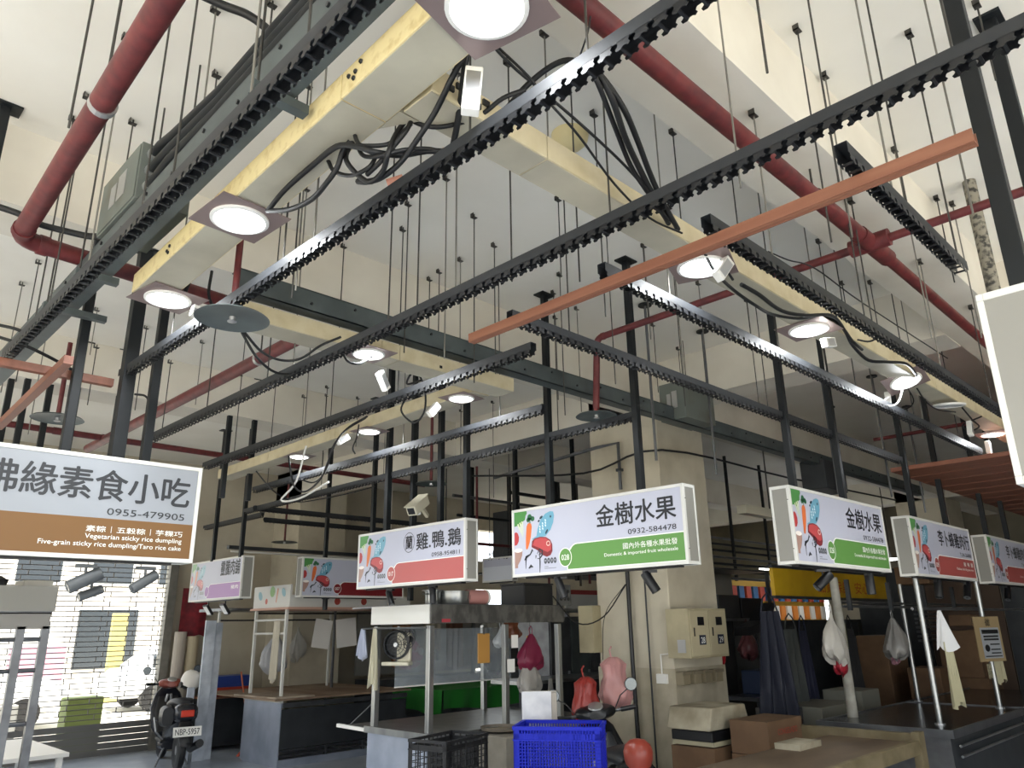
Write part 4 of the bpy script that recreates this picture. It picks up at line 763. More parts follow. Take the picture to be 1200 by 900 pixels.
# ------------------------------------------------------------ goose stall
g = thing('market_stall', 'steel goose and duck stall with four posts and a roof shelf of pots', 'stall', (4.46, 5.57, 0))
obj('end_panel', B().box(0, .012, .02, .90, .02, .80), m_steelb, g); obj('front_panel', B().box(.02, 2.1, .0, .012, .02, .78), m_steeld, g); obj('counter_top', B().box(-.02, 2.15, -.02, 1.25, .79, .82), m_steel, g, bev=.004)
obj('counter_rim', B().box(-.03, 0, -.03, .92, .78, .835), m_steel, g)
for (x, y) in ((.03, .03), (.03, .84), (.98, .05), (1.75, .05), (1.75, 1.2)): obj('post', B().box(x-.027, x+.027, y-.027, y+.027, .82, 1.72), m_steel, g, bev=.004)
obj('header_end_board', B().box(-.01, .01, 0, .90, 1.735, 1.90), m_whitem, g); obj('header_front_board', B().box(0, 1.78, -.02, 0, 1.735, 1.90), M('grimy_header', '#5c5a55', .6, col2='#3d3b38', scale=14, stretch=(1,1,.5), lo=.4, hi=.6), g)
obj('header_shelf', B().box(0, 1.78, 0, 1.25, 1.89, 1.905), m_steeld, g); obj('hook_rail', B().tube([(-.04,.0,1.70),(-.04,1.0,1.70)], .008, 8), m_steeld, g); obj('header_label', B().box(.12, .22, -.024, -.02, 1.745, 1.775), M('red_label', '#a8353f', .6), g)
obj('side_arm', B().bar((-.02,.92,.80),(-.06,1.32,.815), .03), m_white, g); obj('stay_rod', B().tube([(-.03,1.15,.83),(.02,.88,1.02)], .005, 6), m_steeld, g)
obj('front_rail', B().tube([(.02,-.05,.80),(1.2,-.16,.80)], .01, 8), m_steeld, g)
t = thing('clear_screen', 'scratched clear plastic screen hung across the back of the goose stall', 'screen', (4.72, 6.42, 1.16)); mm = M('cloudy_acrylic', '#c3ccd2', .25, alpha=.38, col2='#a9b3ba', scale=5); obj('sheet', B().box(0, 1.58, 0, .006, 0, .53), mm, t); obj('edge_trim', B().box(0, 1.58, -.003, .009, -.012, 0), m_white, t)
for x in (.02, 1.54): obj('hanging_clip', B().box(x, x+.02, -.004, .01, .53, .56), m_alum, t)
def pot(label, x, y, z, r, h, rim=.01, lid=False, mat=m_steel):
    t = thing('stock_pot', label, 'pot', (x, y, z)); obj('pot_body', B().lathe([(r*.96,0),(r,.01),(r,h),(r+rim,h),(r+rim,h+.006),(r-.004,h+.006),(r-.006,.012),(.001,.012)], n=36, cap=False), mat, t, smooth=True)
    for s in (-1, 1): obj('handle', B().tube([(s*r,-.035,h*.8),(s*(r+.03),-.03,h*.8),(s*(r+.03),.03,h*.8),(s*r,.035,h*.8)], .005, 6), mat, t)
    if lid: obj('lid', B().lathe([(r+.03,0),(r+.03,.006),(r*.5,.02),(.001,.025)], (0,0,h+.007), 36, cap=False), mat, t, smooth=True)
pot('small bright stock pot on the goose stall roof, left one', 4.70, 5.83, 1.905, .075, .12, lid=True); pot('wide shallow steel pot on the goose stall roof, beside the small pot', 4.93, 5.80, 1.905, .155, .12)
t = thing('foam_roll', 'pink foam roll in clear wrap lying on the goose stall roof', 'roll', (5.12, 5.72, 1.975)); obj('roll_body', B().lathe([(.07,-.1),(.07,.14)], n=24, q=Matrix.Rotation(R(90), 3, 'Y')), M('pink_foam', '#c98f8a', .6, bump=.3, scale=9), t, smooth=True); obj('wrap_end', B().lathe([(.072,.135),(.072,.16),(.062,.158),(.06,.14)], n=24, q=Matrix.Rotation(R(90), 3, 'Y')), m_white, t)
t = thing('tool_box', 'black box with a pale corner on the right end of the stall roof', 'box', (5.78, 5.68, 1.905)); obj('box_body', B().box(0, .44, 0, .35, 0, .21), m_blk, t, bev=.01); obj('lid', B().box(-.005, .445, -.005, .355, .21, .225), m_blk, t)
t = thing('power_strip', 'grey socket panel at the right end of the stall roof', 'socket panel', (6.24, 5.62, 1.90)); obj('plate', B().box(0, .02, 0, .0, 0, 0).box(0, .2, 0, .03, 0, .22), m_steeld, t)
for i in range(3):
    for j in range(2): obj('socket', B().lathe([(.018,0),(.018,.006)], (.04+.06*i, -.0, .07+.08*j), 12, Matrix.Rotation(R(90), 3, 'X')), m_blk, t)
t = thing('desk_fan', 'small cream box fan with dark grille hung inside the goose stall', 'fan', (4.62, 6.25, 1.36), R(-60)); obj('fan_base', B().box(-.15, .13, -.05, .07, 0, .035), m_camb, t, bev=.01); obj('fan_case', B().box(-.02, .13, .0, .05, .03, .30), m_camb, t, bev=.02)
q = Matrix.Rotation(R(90), 3, 'X'); gb = B()
for r_ in (.03, .06, .09, .12): gb.tube([(-.01+r_*math.cos(a*.3491), -.035, .19+r_*math.sin(a*.3491)) for a in range(19)], .003, 5)
for a in range(12): gb.tube([(-.01+.02*math.cos(a*.5236), -.037, .19+.02*math.sin(a*.5236)), (-.01+.125*math.cos(a*.5236), -.035, .19+.125*math.sin(a*.5236))], .002, 5)
obj('fan_drum', B().lathe([(.128,-.03),(.135,0),(.135,.03),(.12,.035),(.115,-.02),(.001,-.02)], (-.01,0,.19), 32, q, cap=False), m_blk, t, smooth=True); obj('front_grille', gb, m_dark, t, kind='stuff'); obj('hub_badge', B().lathe([(.025,.0),(.02,.012)], (-.01,-.03,.19), 16, q), m_alum, t)
t = thing('hand_fan_cage', 'round black wire cage hung in front of the cream fan', 'cage', (4.55, 5.98, 1.60)); gb = B()
for r_ in (.03, .06, .085): gb.tube([(r_*.3*math.sin(a*.35), r_*math.cos(a*.35), r_*math.sin(a*.35)) for a in range(19)], .004, 5)
for a in range(10): gb.tube([(0,0,0), (.02*math.sin(a*.63), .088*math.cos(a*.63), .088*math.sin(a*.63))], .003, 5)
obj('cage_wires', gb, m_blk, t, kind='stuff'); obj('hub', B().lathe([(.028,-.02),(.028,.02)], n=14, q=Matrix.Rotation(R(90), 3, 'Y')), m_blk, t); obj('hook', B().tube([(0,0,.088),(0,0,.11)], .004, 6), m_rod, t)
t = thing('chopping_board', 'amber plastic chopping board hanging in the goose stall', 'board', (5.12, 5.66, 1.37)); obj('board', B().box(0, .155, 0, .012, 0, .27), M('amber_board', '#b98741', .5), t, bev=.008); obj('hanger', B().tube([(.078,.006,.26),(.078,.006,.33)], .01, 8), m_blk, t)
def towel(label, x, y, z, w, h, rz, col, seed, name='towel', cat='cloth', **k):
    t = tag(obj(name, B().cloth(w, h, seed=seed, **k), M('cloth_'+col.strip('#')+str(seed), col, .8), smooth=True, loc=(x, y, z), rotz=rz), label, cat); return t
towel('cream towel hanging at the left rear post of the goose stall', 4.40, 6.33, 1.70, .10, .52, R(-60), '#cfcab4', 2, pinch=.35, taper=1.0)
towel('blue-white checked cloth hanging left of the cream towel', 4.42, 6.55, 1.70, .14, .27, R(-70), '#b7bccb', 4, pinch=.3)
for (lb, x, y, z, s_) in (('small white paper note on the right post of the goose stall, upper one', 5.46+.0, 5.55, 1.50, .09), ('small white paper note on the right post of the goose stall, lower one', 5.40, 5.55, 1.28, .10)):
    tag(obj('paper_note', B().box(0, s_, 0, .003, 0, .12), m_white, loc=(x, y, z)), lb, 'note')
t = thing('sieve', 'round shallow bamboo sieve resting on the front rail of the goose stall', 'sieve', (5.17, 5.42, .81)); obj('rim', B().lathe([(.17,0),(.18,.03),(.172,.03),(.165,.005)], n=32, cap=False), M('bamboo_dark', '#6d6559', .7), t); obj('mesh_base', B().lathe([(.168,.004),(.001,.006)], n=32, cap=False), M('bamboo_pale', '#8e8473', .8, bump=.4, scale=60), t)
tag(obj('concrete_ledge', B().box(0, 1.3, 0, .35, 0, .79), M('ledge_concrete', '#8f897d', .85, col2='#777166', scale=4), loc=(4.95, 5.12, 0), bev=.01), 'grey concrete block ledge between the black crate and the blue crate', 'ledge')
t = thing('cloth_table', 'table under a bright green cloth behind the goose stall', 'table', (8.25, 9.95, 0)); obj('cloth_top', B().box(0, 2.2, 0, 1.3, .74, .752), M('green_cloth', '#2e8a33', .5, bump=.2, scale=5), t); obj('cloth_front', B().cloth(2.2, .30, 5, .025, 40, 4, 3, c=(1.1,-.01,.75)), bpy.data.materials['green_cloth'], t, smooth=True)
sd_ = obj('cloth_side', B().cloth(1.3, .34, 3, .02, 24, 4, 5, c=(0,0,0)), bpy.data.materials['green_cloth'], t, smooth=True); sd_.location = (-.01, .65, .75); sd_.rotation_euler = (0, 0, R(90))
for (x, y) in ((.06,.06),(2.1,.06),(.06,1.2),(2.1,1.2)): obj('leg', B().box(x-.02, x+.02, y-.02, y+.02, 0, .74), m_steeld, t)

# ------------------------------------------------------------ stall with the wooden table (numbered 007)
m_ply = M('worn_plywood', '#a8937a', .7, col2='#7b5f4c', scale=3, stretch=(1, .3, 1), lo=.35, hi=.7, bump=.1)
m_ply2 = M('pale_plywood', '#b5a692', .7, col2='#94826e', scale=5)
t = thing('market_stall', 'steel-sided stall with a worn wooden chopping table top and dark front', 'stall', (5.4, 9.84, 0))
obj('end_panel', B().box(0, .015, 0, 1.04, .02, .79), m_steelb, t); obj('end_rim', B().box(-.01, .03, -.01, 1.05, .78, .81), m_whitem, t); obj('plinth', B().box(.01, 2.05, .02, 1.0, 0, .09), m_steelb, t)
obj('front_panel', B().box(.015, 2.05, .0, .015, .22, .70), m_dark, t); obj('front_rail', B().box(.015, 2.05, -.02, .0, .72, .78), m_steeld, t)
for z in (.12, .18): obj('shelf_bar', B().box(.02, 2.05, .01, .04, z, z+.03), m_dark, t)
for x in (.7, 1.3, 1.9): obj('foot', B().box(x, x+.04, 0, .04, .09, .2), m_dark, t)
obj('wood_top', B().box(-.12, 2.1, -.06, 2.2, .81, .835), m_ply, t, bev=.004); obj('edge_board', B().prism([(-.12,-.08),(.45,-.08),(.25,.9),(-.16,1.05)], lambda u, v, q: (u, v, q), .84, .86), m_ply2, t)
for k in range(6): obj('knife_mark', B().box(.3+.2*k, .7+.2*k, .3+.1*k, .304+.1*k, .8355, .8358), M('cut_mark', '#5f4637', .8) if k == 0 else bpy.data.materials['cut_mark'], t)
t = thing('ladder_frame', 'white steel ladder-shaped end frame standing on the wooden stall', 'frame', (5.44, 9.93, .835))
for y in (.0, .88): obj('upright', B().box(-.018, .018, y-.018, y+.018, .02, 1.16), m_whitem, t)
for z in (.82, 1.0): obj('rung', B().tube([(0,0,z),(0,.88,z)], .016, 8), m_whitem, t)
obj('upright', B().box(1.3, 1.33, .86, .9, .02, 1.16), m_steeld, t); obj('cross_rail', B().tube([(0,.88,1.1),(2.0,.88,1.1)], .012, 8), m_blk, t)
t = thing('stall_header', 'white header box printed with pale vegetables on top of the ladder frame', 'sign', (5.40, 9.80, 2.0)); obj('end_box', B().box(0, .03, 0, 1.05, 0, .30), m_whitem, t); obj('header_front', B().box(.03, 2.05, 0, .03, 0, .16), m_whitem, t); obj('header_shelf', B().box(-.03, 2.1, -.03, 1.08, -.03, 0), M('salmon_edge', '#c9a08d', .6), t)
for (nm, poly, c) in (('leaf_print', ell(.5,.22,.07,.075,20), '#7fae63'), ('carrot_print', [(.36,.27),(.33,.25),(.37,.06),(.39,.08)], '#dc8f6a'), ('fish_print', ell(.85,.17,.07,.05,18,.8), '#8fb9c4'), ('fish_print', ell(.18,.2,.07,.045,18,.8), '#8fb9c4'), ('tomato_print', ell(.66,.09,.035,.04,16), '#cf6a58')):
    b = B(); b.v = [(-.002, u, v) for u, v in poly]; b.f = [list(range(len(poly)))]; obj(nm, b, ink(c), t)
for x in (.75, 1.2, 1.7): fl('tomato_print', [ell(x, .08, .05, .05, 16)], -.002, ink('#b04a3e'), t)
towel('long creamy mop-like rag hanging on the ladder frame of the wooden stall', 5.40, 10.12, 1.82, .14, .78, R(-80), '#cbc4b2', 7, folds=4, amp=.02, pinch=.9)
for (lb, x, y, z, s_, ro) in (('white paper sheet hung behind the ladder frame, left one', 6.3, 10.7, 1.45, .3, 8), ('white paper sheet hung behind the ladder frame, right one', 6.75, 10.7, 1.42, .36, -6)):
    o = obj('paper_sheet', B().box(0, s_, 0, .004, 0, .42), m_white, loc=(x, y, z)); o.rotation_euler = (0, R(ro), 0); tag(o, lb, 'paper')
def bag(label, x, y, z, r, h, col, seed, rz=0, alpha=1, neck=.2, flat=.5):
    nm = 'film_%s_%d' % (col.strip('#'), seed); mat = M(nm, col, .3, bump=.35, scale=12, alpha=alpha)
    t = thing('plastic_bag', label, 'bag', (x, y, z), rz); obj('bag_body', B().bag(r, h, seed=seed, flat=flat, neck=neck), mat, t, smooth=True); obj('handle', B().tube([(-.02,0,-.01),(-.03,0,.05),(0,0,.08),(.02,0,.05),(.02,0,-.01)], .005, 6), mat, t); return t
bag('white plastic bag hanging left of the ladder frame, larger one', 6.2, 11.6, 1.72, .19, .62, '#c2c4c8', 11, neck=.12); bag('white plastic bag hanging left of the ladder frame, smaller one behind', 6.75, 11.9, 1.75, .13, .5, '#b9b7b0', 12, neck=.12)
bag('pink and red bag hanging at the back of the wooden stall', 8.1, 10.6, 1.60, .2, .5, '#b3607a', 13)
t = thing('hook_rail_frame', 'black hook rail frame over the far-left stall', 'frame', (5.2, 11.5, 0))
for x in (0, 1.9): obj('upright', B().box(x-.015, x+.015, -.015, .015, 0, 1.98), m_whitem, t)
obj('rail', B().tube([(0,0,1.85),(1.9,0,1.85)], .012, 8), m_blk, t); obj('roof_board', B().box(-.1, 2.0, -.4, .5, 1.98, 2.02), m_steeld, t)
for k, (x, dx, h_) in enumerate(((4.90, .16, 1.85), (5.06, .12, 1.82), (4.78, .10, .95))):
    tag(obj('foam_board', B().box(0, dx, 0, .04, 0, h_), M('foam_board_%d' % k, '#d3d9e2', .6, col2='#aab2bd', scale=5), loc=(x, 11.25+.05*k, 0), bev=.006), ('tall dented white foam board leaning behind the scooter, left of two', 'tall grimy white foam board behind the scooter, right of two', 'short white foam board leaning low behind the scooter')[k], 'board')
t = thing('storage_bin', 'dark grey lidless bin holding blue and red crates beside the foam boards', 'bin', (5.35, 12.0, 0)); obj('bin_body', B().box(0, .8, 0, .5, .05, .72), m_dark, t, bev=.01); obj('rim', B().box(-.02, .82, -.02, .52, .72, .745), M('copper_rim', '#9a6b52', .5), t)
tag(obj('plastic_crate', B().box(0, .66, 0, .4, 0, .13), M('red_tray', '#b2402f', .4), loc=(5.40, 12.04, .745), bev=.01), 'red plastic tray on the dark bin, under the blue one', 'crate'); tag(obj('plastic_crate', B().box(0, .7, 0, .4, 0, .16), M('blue_tray', '#2b4390', .4), loc=(5.38, 12.04, .875), bev=.01), 'blue plastic tray on the red tray over the dark bin', 'crate')
t = thing('broom', 'broom with orange stick and red-green head leaning by the stall end', 'broom', (5.62, 11.3, 0)); obj('stick', B().tube([(-.05,.1,1.12),(.08,-.1,.12)], .012, 8), M('orange_stick', '#b9623c', .5), t); obj('head', B().prism([(-.1,.0),(.16,.0),(.12,.13),(.04,.15)], lambda u, v, q: (u, q, v), -.12, -.06), M('broom_red', '#c04a2b', .7), t); obj('bristles', B().box(.0, .14, -.13, -.05, .12, .16), M('broom_green', '#6d8f3c', .7), t)
tag(obj('banner', B().cloth(.42, .75, 1, .02, 8, 6, 9), M('red_banner', '#8f2430', .7, col2='#5d1d24', scale=6), smooth=True, loc=(5.32, 12.72, 2.37)), 'dark red couplet banner on the wall right of the grille', 'banner')
for k, (x, h_, c) in enumerate(((5.10, .75, '#b9afa2'), (5.3, .68, '#c4b79a'), (5.2, .9, '#8d8678'))):
    tag(obj('paper_roll', B().lathe([(.09,0),(.09,h_)], n=16), M('roll_%d' % k, c, .8, bump=.3, scale=8), loc=(x, 12.6-.1*(k == 2), .95 if k < 2 else 0)), ('pale wrapped roll beneath the red banner, left one', 'tan wrapped roll beneath the red banner, right one', 'grey bundle standing under the wrapped rolls')[k], 'roll')
tag(obj('shelf_box', B().box(0, .5, 0, .3, 0, .95), M('grey_carton', '#8a857a', .8), loc=(5.05, 12.55, 0)), 'grey box shelf under the rolls beside the grille', 'box')
t = thing('wall_fan', 'round wall fan above the vegetable header, seen half', 'fan', (7.1, 12.75, 2.55)); q = Matrix.Rotation(R(90), 3, 'X'); gb = B()
for r_ in (.12, .2, .28, .36): gb.tube([(r_*math.cos(a*.2618), 0, r_*math.sin(a*.2618)) for a in range(25)], .006, 5)
for a in range(16): gb.tube([(.05*math.cos(a*.3927), 0, .05*math.sin(a*.3927)), (.36*math.cos(a*.3927), 0, .36*math.sin(a*.3927))], .003, 4)
obj('guard_wires', gb, m_dark, t, kind='stuff'); obj('motor', B().lathe([(.1,-.05),(.1,.12)], n=20, q=q), m_blk, t); obj('wall_arm', B().box(-.03, .03, 0, .15, -.03, .03), m_dark, t)

# ------------------------------------------------------------ far left stall
t = thing('market_stall', 'grey steel stall frame cut by the left edge, in front of the grille', 'stall', (.2, 7.4, 0))
for x in (1.50, 1.68): obj('post', B().box(x-.03, x+.03, 0, .05, .12, 1.76), m_steeld, t)
for z in (.62, 1.02, 1.42, 1.66): obj('cross_bar', B().tube([(-.2,.025,z),(1.68,.025,z)], .018, 8), m_steeld, t)
obj('header_board', B().box(-.3, 1.72, -.02, .02, 1.88, 2.08), m_panelg, t); obj('header_lower', B().box(-.3, 1.70, 0, .04, 1.74, 1.87), M('stained_header', '#8f8c86', .6), t); obj('header_shelf', B().box(-.3, 1.7, 0, .8, 1.86, 1.88), m_steeld, t)
obj('counter', B().box(-.4, 1.75, -.05, .8, .30, .42), m_steeld, t, bev=.01); obj('foot_rail', B().box(-.3, 1.72, .0, .05, .0, .12), m_dark, t)
tag(obj('side_table', B().box(0, .9, 0, 1.7, .46, .5).box(.8, .86, .05, .1, 0, .46).box(.8, .86, 1.55, 1.6, 0, .46).box(.0, .06, .05, .1, 0, .46), m_white, loc=(1.95, 9.6, 0)), 'low white-topped table by the grille behind the left stall', 'table')
tag(obj('steel_tray', B().box(0, .45, 0, .3, 0, .09), m_dark, loc=(2.2, 9.1, .3), bev=.01), 'dark tray in front of the low white table', 'tray')
t = thing('vacuum_bag', 'black plastic bundle on the left stall roof', 'bundle', (1.45, 7.6, 1.88)); obj('bundle', B().bag(.18, .3, c=(0,0,.3), seed=4, flat=.9, neck=.6), m_blk, t, smooth=True)
tag(obj('carton', B().box(0, .22, 0, .3, 0, .26), M('grey_white_box', '#b9b5aa', .7), loc=(1.72, 7.65, 1.88)), 'off-white box at the end of the left stall roof', 'box')

# ------------------------------------------------------------ things on and around the column
t = thing('distribution_box', 'cream double-door electrical box on the column, with number plates 28 and 29', 'electrical box', (6.60, 4.27, 1.38))
obj('box_body', B().box(0, .70, 0, .26, 0, .46), M('cream_box', '#b3a98a', .5, col2='#a0967a', scale=4), t, bev=.004)
for k in range(2):
    x = .02+.335*k; d = obj('door', B().box(x, x+.325, -.008, 0, .02, .44), M('cream_door', '#b8ae90', .5) if k == 0 else bpy.data.materials['cream_door'], t, bev=.003)
    obj('meter_window', B().box(x+.13, x+.24, -.012, -.008, .30, .38), m_blk, d); obj('door_handle', B().box(x+.05, x+.065, -.014, -.008, .2, .28), m_blk, d)
    npl = obj('number_plate', B().box(x+.14, x+.25, -.012, -.008, .12, .21), M('navy_plate', '#22283c', .4) if k == 0 else bpy.data.materials['navy_plate'], d); text('28' if k == 0 else '29', m_inkw, npl, x+.195, .135, .055, .07, 'C', -.0135, .01)
obj('side_latch', B().box(-.005, 0, .05, .14, .05, .17), m_alum, t)
for k in range(4):
    t = thing('socket_box', 'small cream socket box on the column, %s of four' % ('first from the left', 'second from the left', 'third from the left', 'last on the right')[k], 'socket', (6.68+.2*k, 4.43, 1.13)); obj('box_body', B().box(0, .13, 0, .085, 0, .12), M('socket_cream_%d' % k, '#8d826a', .5), t, bev=.006); obj('hood', B().box(-.005, .135, -.012, .0, .09, .12), M('socket_hood_%d' % k, '#7d735e', .5), t)
t = thing('wall_box', 'narrow cream panel box on the left edge of the column', 'electrical box', (6.55, 5.42, 1.42)); obj('box_body', B().box(0, .14, 0, .2, 0, .48), bpy.data.materials['cream_box'], t, bev=.004)
tag(obj('conduit', cable([(6.62,4.98,2.9),(6.62,4.98,1.7),(6.61,4.97,1.2),(6.62,4.96,.3)], .022, m_blk), m_blk, smooth=True), 'thick black conduit running down the left face of the column', 'conduit')
tag(obj('conduit', cable([(6.64,4.78,2.9),(6.64,4.78,1.6),(6.64,4.78,.3)], .009, m_dark), m_dark), 'thin dark conduit down the column near its corner', 'conduit')
tag(obj('cable', cable([(5.8,5.3,1.98),(6.1,5.25,1.72),(6.4,5.15,1.78),(6.6,4.99,2.1)], .007, m_cable), m_cable), 'black cable slung from the stall roof to the column conduit', 'cable'); tag(obj('cable', cable([(6.6,5.0,2.1),(6.55,5.25,1.8),(6.6,5.35,1.35)], .004, m_cable), m_cable), 'thin wire slanting down the left column face', 'cable')
t = thing('light_switch', 'white switch on the column with pale surface conduit', 'switch', (6.64, 4.66, 1.14)); obj('switch_plate', B().box(0, .045, -.06, .06, 0, .09), m_white, t, bev=.004); obj('pipe', B().tube([(.02,0,.09),(.02,0,.27),(.02,-.16,.28)], .008, 6), m_white, t)
t = thing('overhead_conduit', 'dark elbowed conduit running on the column above the large fruit sign', 'conduit', (6.62, 4.8, 2.9)); obj('pipe', B().tube([(0,2.2,.62),(0,.5,.72),(0,.2,.72),(0,.2,.2)], .02, 8), m_steeld, t, smooth=True); obj('clamp', B().box(-.03,.03,.17,.23,.4,.43), m_dark, t)
tag(obj('wire', cable([(6.6,7.4,3.6),(6.6,5.5,3.35),(6.65,4.45,3.45),(9.0,4.2,3.4),(12,4.0,3.4)], .012, m_cable), m_cable), 'dark wire crossing the column head level', 'wire')

# ------------------------------------------------------------ low wooden table and boxes at lower right
m_wd = M('greasy_wood', '#6f5f4b', .6, col2='#46362a', scale=2.5, stretch=(.4, 1, 1), lo=.3, hi=.7, bump=.1); m_wd2 = M('pale_frame_wood', '#766a50', .6, col2='#5d5238', scale=6)
t = thing('display_table', 'low wooden display table with a raised board edge, lower right foreground', 'table', (4.6, 2.35, 0))
obj('table_board', B().box(0, 2.1, .06, .72, .775, .80), m_wd, t); obj('back_rim', B().box(2.1, 2.16, 0, 1.65, .70, .86), m_wd2, t, bev=.004); obj('side_rim', B().box(0, 2.1, 0, .05, .72, .82), m_wd2, t, bev=.004); obj('front_edge', B().box(-.03, 0, 0, .72, .72, .81), m_wd2, t)
for (x, y) in ((.03,.03),(2.08,1.6),(.03,.68)): obj('leg', B().box(x-.03, x+.03, y-.03, y+.03, 0, .72), m_wd2, t)
obj('corner_post', B().box(2.06, 2.17, -.01, .05, .0, .875), m_wd2, t); obj('lower_shelf', B().box(0, 2.1, .05, .7, .3, .32), m_wd2, t)
m_foam = M('dirty_foam', '#b5ad98', .8, col2='#8b826d', scale=4, bump=.15); m_card = M('cardboard', '#70563e', .8, col2='#624a35', scale=5)
t = thing('foam_box', 'large dirty white foam box on a stack before the column', 'box', (5.98, 3.72, .845)); obj('box_body', B().prism([(-.05,0),(.62,0),(.56,.175),(.01,.175)], lambda u, v, q: (u, q, v), 0, .42), m_foam, t, bev=.012)
tag(obj('foam_sheet', B().box(0, .58, 0, .4, 0, .035), M('dirty_foam_lid', '#aaa288', .8), loc=(6.0, 3.73, .72)), 'thin foam lid in the stack before the column', 'lid'); tag(obj('black_tray', B().box(0, .6, 0, .4, 0, .08), m_blk, loc=(5.98, 3.73, .757), bev=.008), 'black tray between foam box and lid before the column', 'tray')
t = thing('carton', 'brown carton under the foam box before the column', 'box', (5.98, 3.72, .50)); obj('carton_body', B().box(0, .6, 0, .42, 0, .21), m_card, t); obj('hand_hole', B().box(.25, .36, -.003, 0, .13, .17), m_blk, t)
tag(obj('plastic_crate', B().box(0, .6, 0, .42, 0, .5), M('maroon_crate', '#3a1f1c', .5), loc=(5.98, 3.72, 0)), 'dark maroon crate at the bottom of the foam box stack', 'crate')
t = thing('carton', 'brown frozen-goods carton with red CONGELADO print behind the low table', 'box', (6.12, 3.30, .68)); obj('carton_body', B().box(0, .60, 0, .34, 0, .25), m_card, t); text('CONGELADO', M('carton_red', '#9c2f22', .7), t, .5, .14, .045, .34, 'R', -.002, .01)
tag(obj('foam_block', B().box(0, .35, 0, .2, 0, .04), m_foam, loc=(5.75, 2.86, .80)), 'small white foam slab on the low table by the cartons', 'foam slab')

# ------------------------------------------------------------ chicken stalls at right
m_ctr = M('dark_stainless_top', '#54575a', .22, .85, col2='#46494c', scale=5)
def ctr(label, x0, x1):
    t = thing('steel_counter', label, 'counter', (x0, 2.32, 0)); L = x1-x0
    obj('counter_top', B().box(0, L, 0, 1.12, .79, .82), m_ctr, t, bev=.003); obj('top_rim', B().box(0, L, -.02, 0, .765, .83).box(-.02, 0, -.02, 1.14, .765, .83).box(0, L, 1.12, 1.14, .765, .83), m_steeld, t)
    obj('end_panel', B().box(0, .012, .02, 1.1, .03, .765), m_steeld, t); obj('front_panel', B().box(.012, L, .02, .03, .03, .765), m_dark, t)
    for z in (.62, .70): obj('towel_bar', B().tube([(.1,-.02,z),(L-.15,-.02,z)], .012, 8), m_steel, t)
    obj('kick_plate', B().box(.05, L, .1, 1.0, 0, .03), m_blk, t); return t
ctr('dark stainless counter with two towel bars on its front, under the first chicken sign', 7.34, 9.55); ctr('dark stainless counter cut by the right edge, under the second chicken sign', 9.62, 12.0)
for (lb, x, y) in (('round steel pole on the near edge of the first chicken counter', 7.75, 2.53), ('round steel pole on the far edge of the first chicken counter', 9.72, 3.36), ('round steel pole behind the cardboard notice', 9.47, 2.49)):
    t = thing('steel_pole', lb, 'pole', (x, y, .82)); obj('tube', B().tube([(0,0,0),(0,0,1.28)], .025, 12), m_steel, t, smooth=True); obj('flange', B().lathe([(.045,0),(.045,.012)], n=16), m_alum, t)
t = thing('steel_pole', 'pole wrapped in grimy white cloth tape at the back left of the chicken counter', 'pole', (7.87, 3.34, .82)); obj('tube', B().tube([(0,0,0),(.0,0,.6),(-.01,0,1.3)], [.05,.045,.04], 12), M('wrapped_pole', '#a8a69d', .7, col2='#8a877d', scale=8, bump=.3), t, smooth=True)
t = thing('stall_canopy', 'steel hook rail frame over the chicken stalls behind the signs', 'frame', (7.9, 2.55, 0))
for z, y in ((1.84, .75), (1.88, .80), (1.80, .1)): obj('hook_rail', B().tube([(0,y,z),(4.6,y,z)], .014, 8), m_steeld, t)
for x in (.1, 1.2, 2.3, 3.4, 4.5): obj('strut', B().box(x-.02, x+.02, .7, .74, 1.8, 2.1), m_dark, t)
bag('white bag over a red bag on the wrapped pole, at the fruit sign', 7.55, 3.28, 1.78, .17, .46, '#bdb9b1', 21, neck=.15, flat=.6); bag('blood-red bag showing below the white bag on the wrapped pole', 7.66, 3.30, 1.52, .11, .30, '#9c2734', 22, neck=.5)
bag('grey bag with a pink end hung behind the first chicken counter', 9.3, 3.35, 1.72, .20, .42, '#8f8d8a', 23, neck=.3, flat=.6); bag('small pinkish bag tip under the grey bag', 9.28, 3.38, 1.36, .07, .12, '#a37480', 24, neck=.5)
t = tag(obj('cloth', B().cloth(.26, .34, 1, .04, 10, 8, 31, pinch=.15, taper=1.0), M('bright_white_cloth', '#dcdcdc', .7), smooth=True, loc=(8.02, 2.46, 1.78), rotz=R(-30)), 'bright white cloth draped at the top of the near pole', 'cloth')
towel('long cream gauze rag hanging below the bright white cloth', 8.10, 2.46, 1.50, .15, .55, R(-20), '#b9b394', 33, folds=4, amp=.02, pinch=.7); towel('cream gauze rag hanging behind the cardboard notice', 9.85, 2.52, 1.55, .17, .50, R(-20), '#b0a98b', 35, folds=3, amp=.02, pinch=.6)
t = thing('notice_board', 'cardboard sheet with a black and white printed notice on a pole', 'notice', (9.16, 2.50, 1.28), R(-22)); obj('cardboard', B().box(0, .38, 0, .01, 0, .44), M('notice_card', '#8d7a58', .8), t); obj('printed_sheet', B().box(.07, .345, -.004, 0, .03, .33), M('notice_print', '#8d9195', .6), t)
obj('frame_line', B().box(.085, .33, -.006, -.004, .045, .055), m_blk, t); obj('header_line', B().box(.085, .33, -.006, -.004, .27, .31), m_blk, t); text('徵', m_blk, t, .20, .345, .075, .075, 'C', -.003, .006)
for z in (.235, .205): obj('print_line', B().box(.10, .32, -.006, -.004, z, z+.018), m_ink, t)
for z in (.16, .11, .075): obj('print_line', B().box(.18, .32, -.006, -.004, z, z+.012), m_ink, t)
obj('print_roundel', B().lathe([(.035,0),(.035,.002)], (.13,-.004,.13), 18, Matrix.Rotation(R(90), 3, 'X')), m_ink, t)
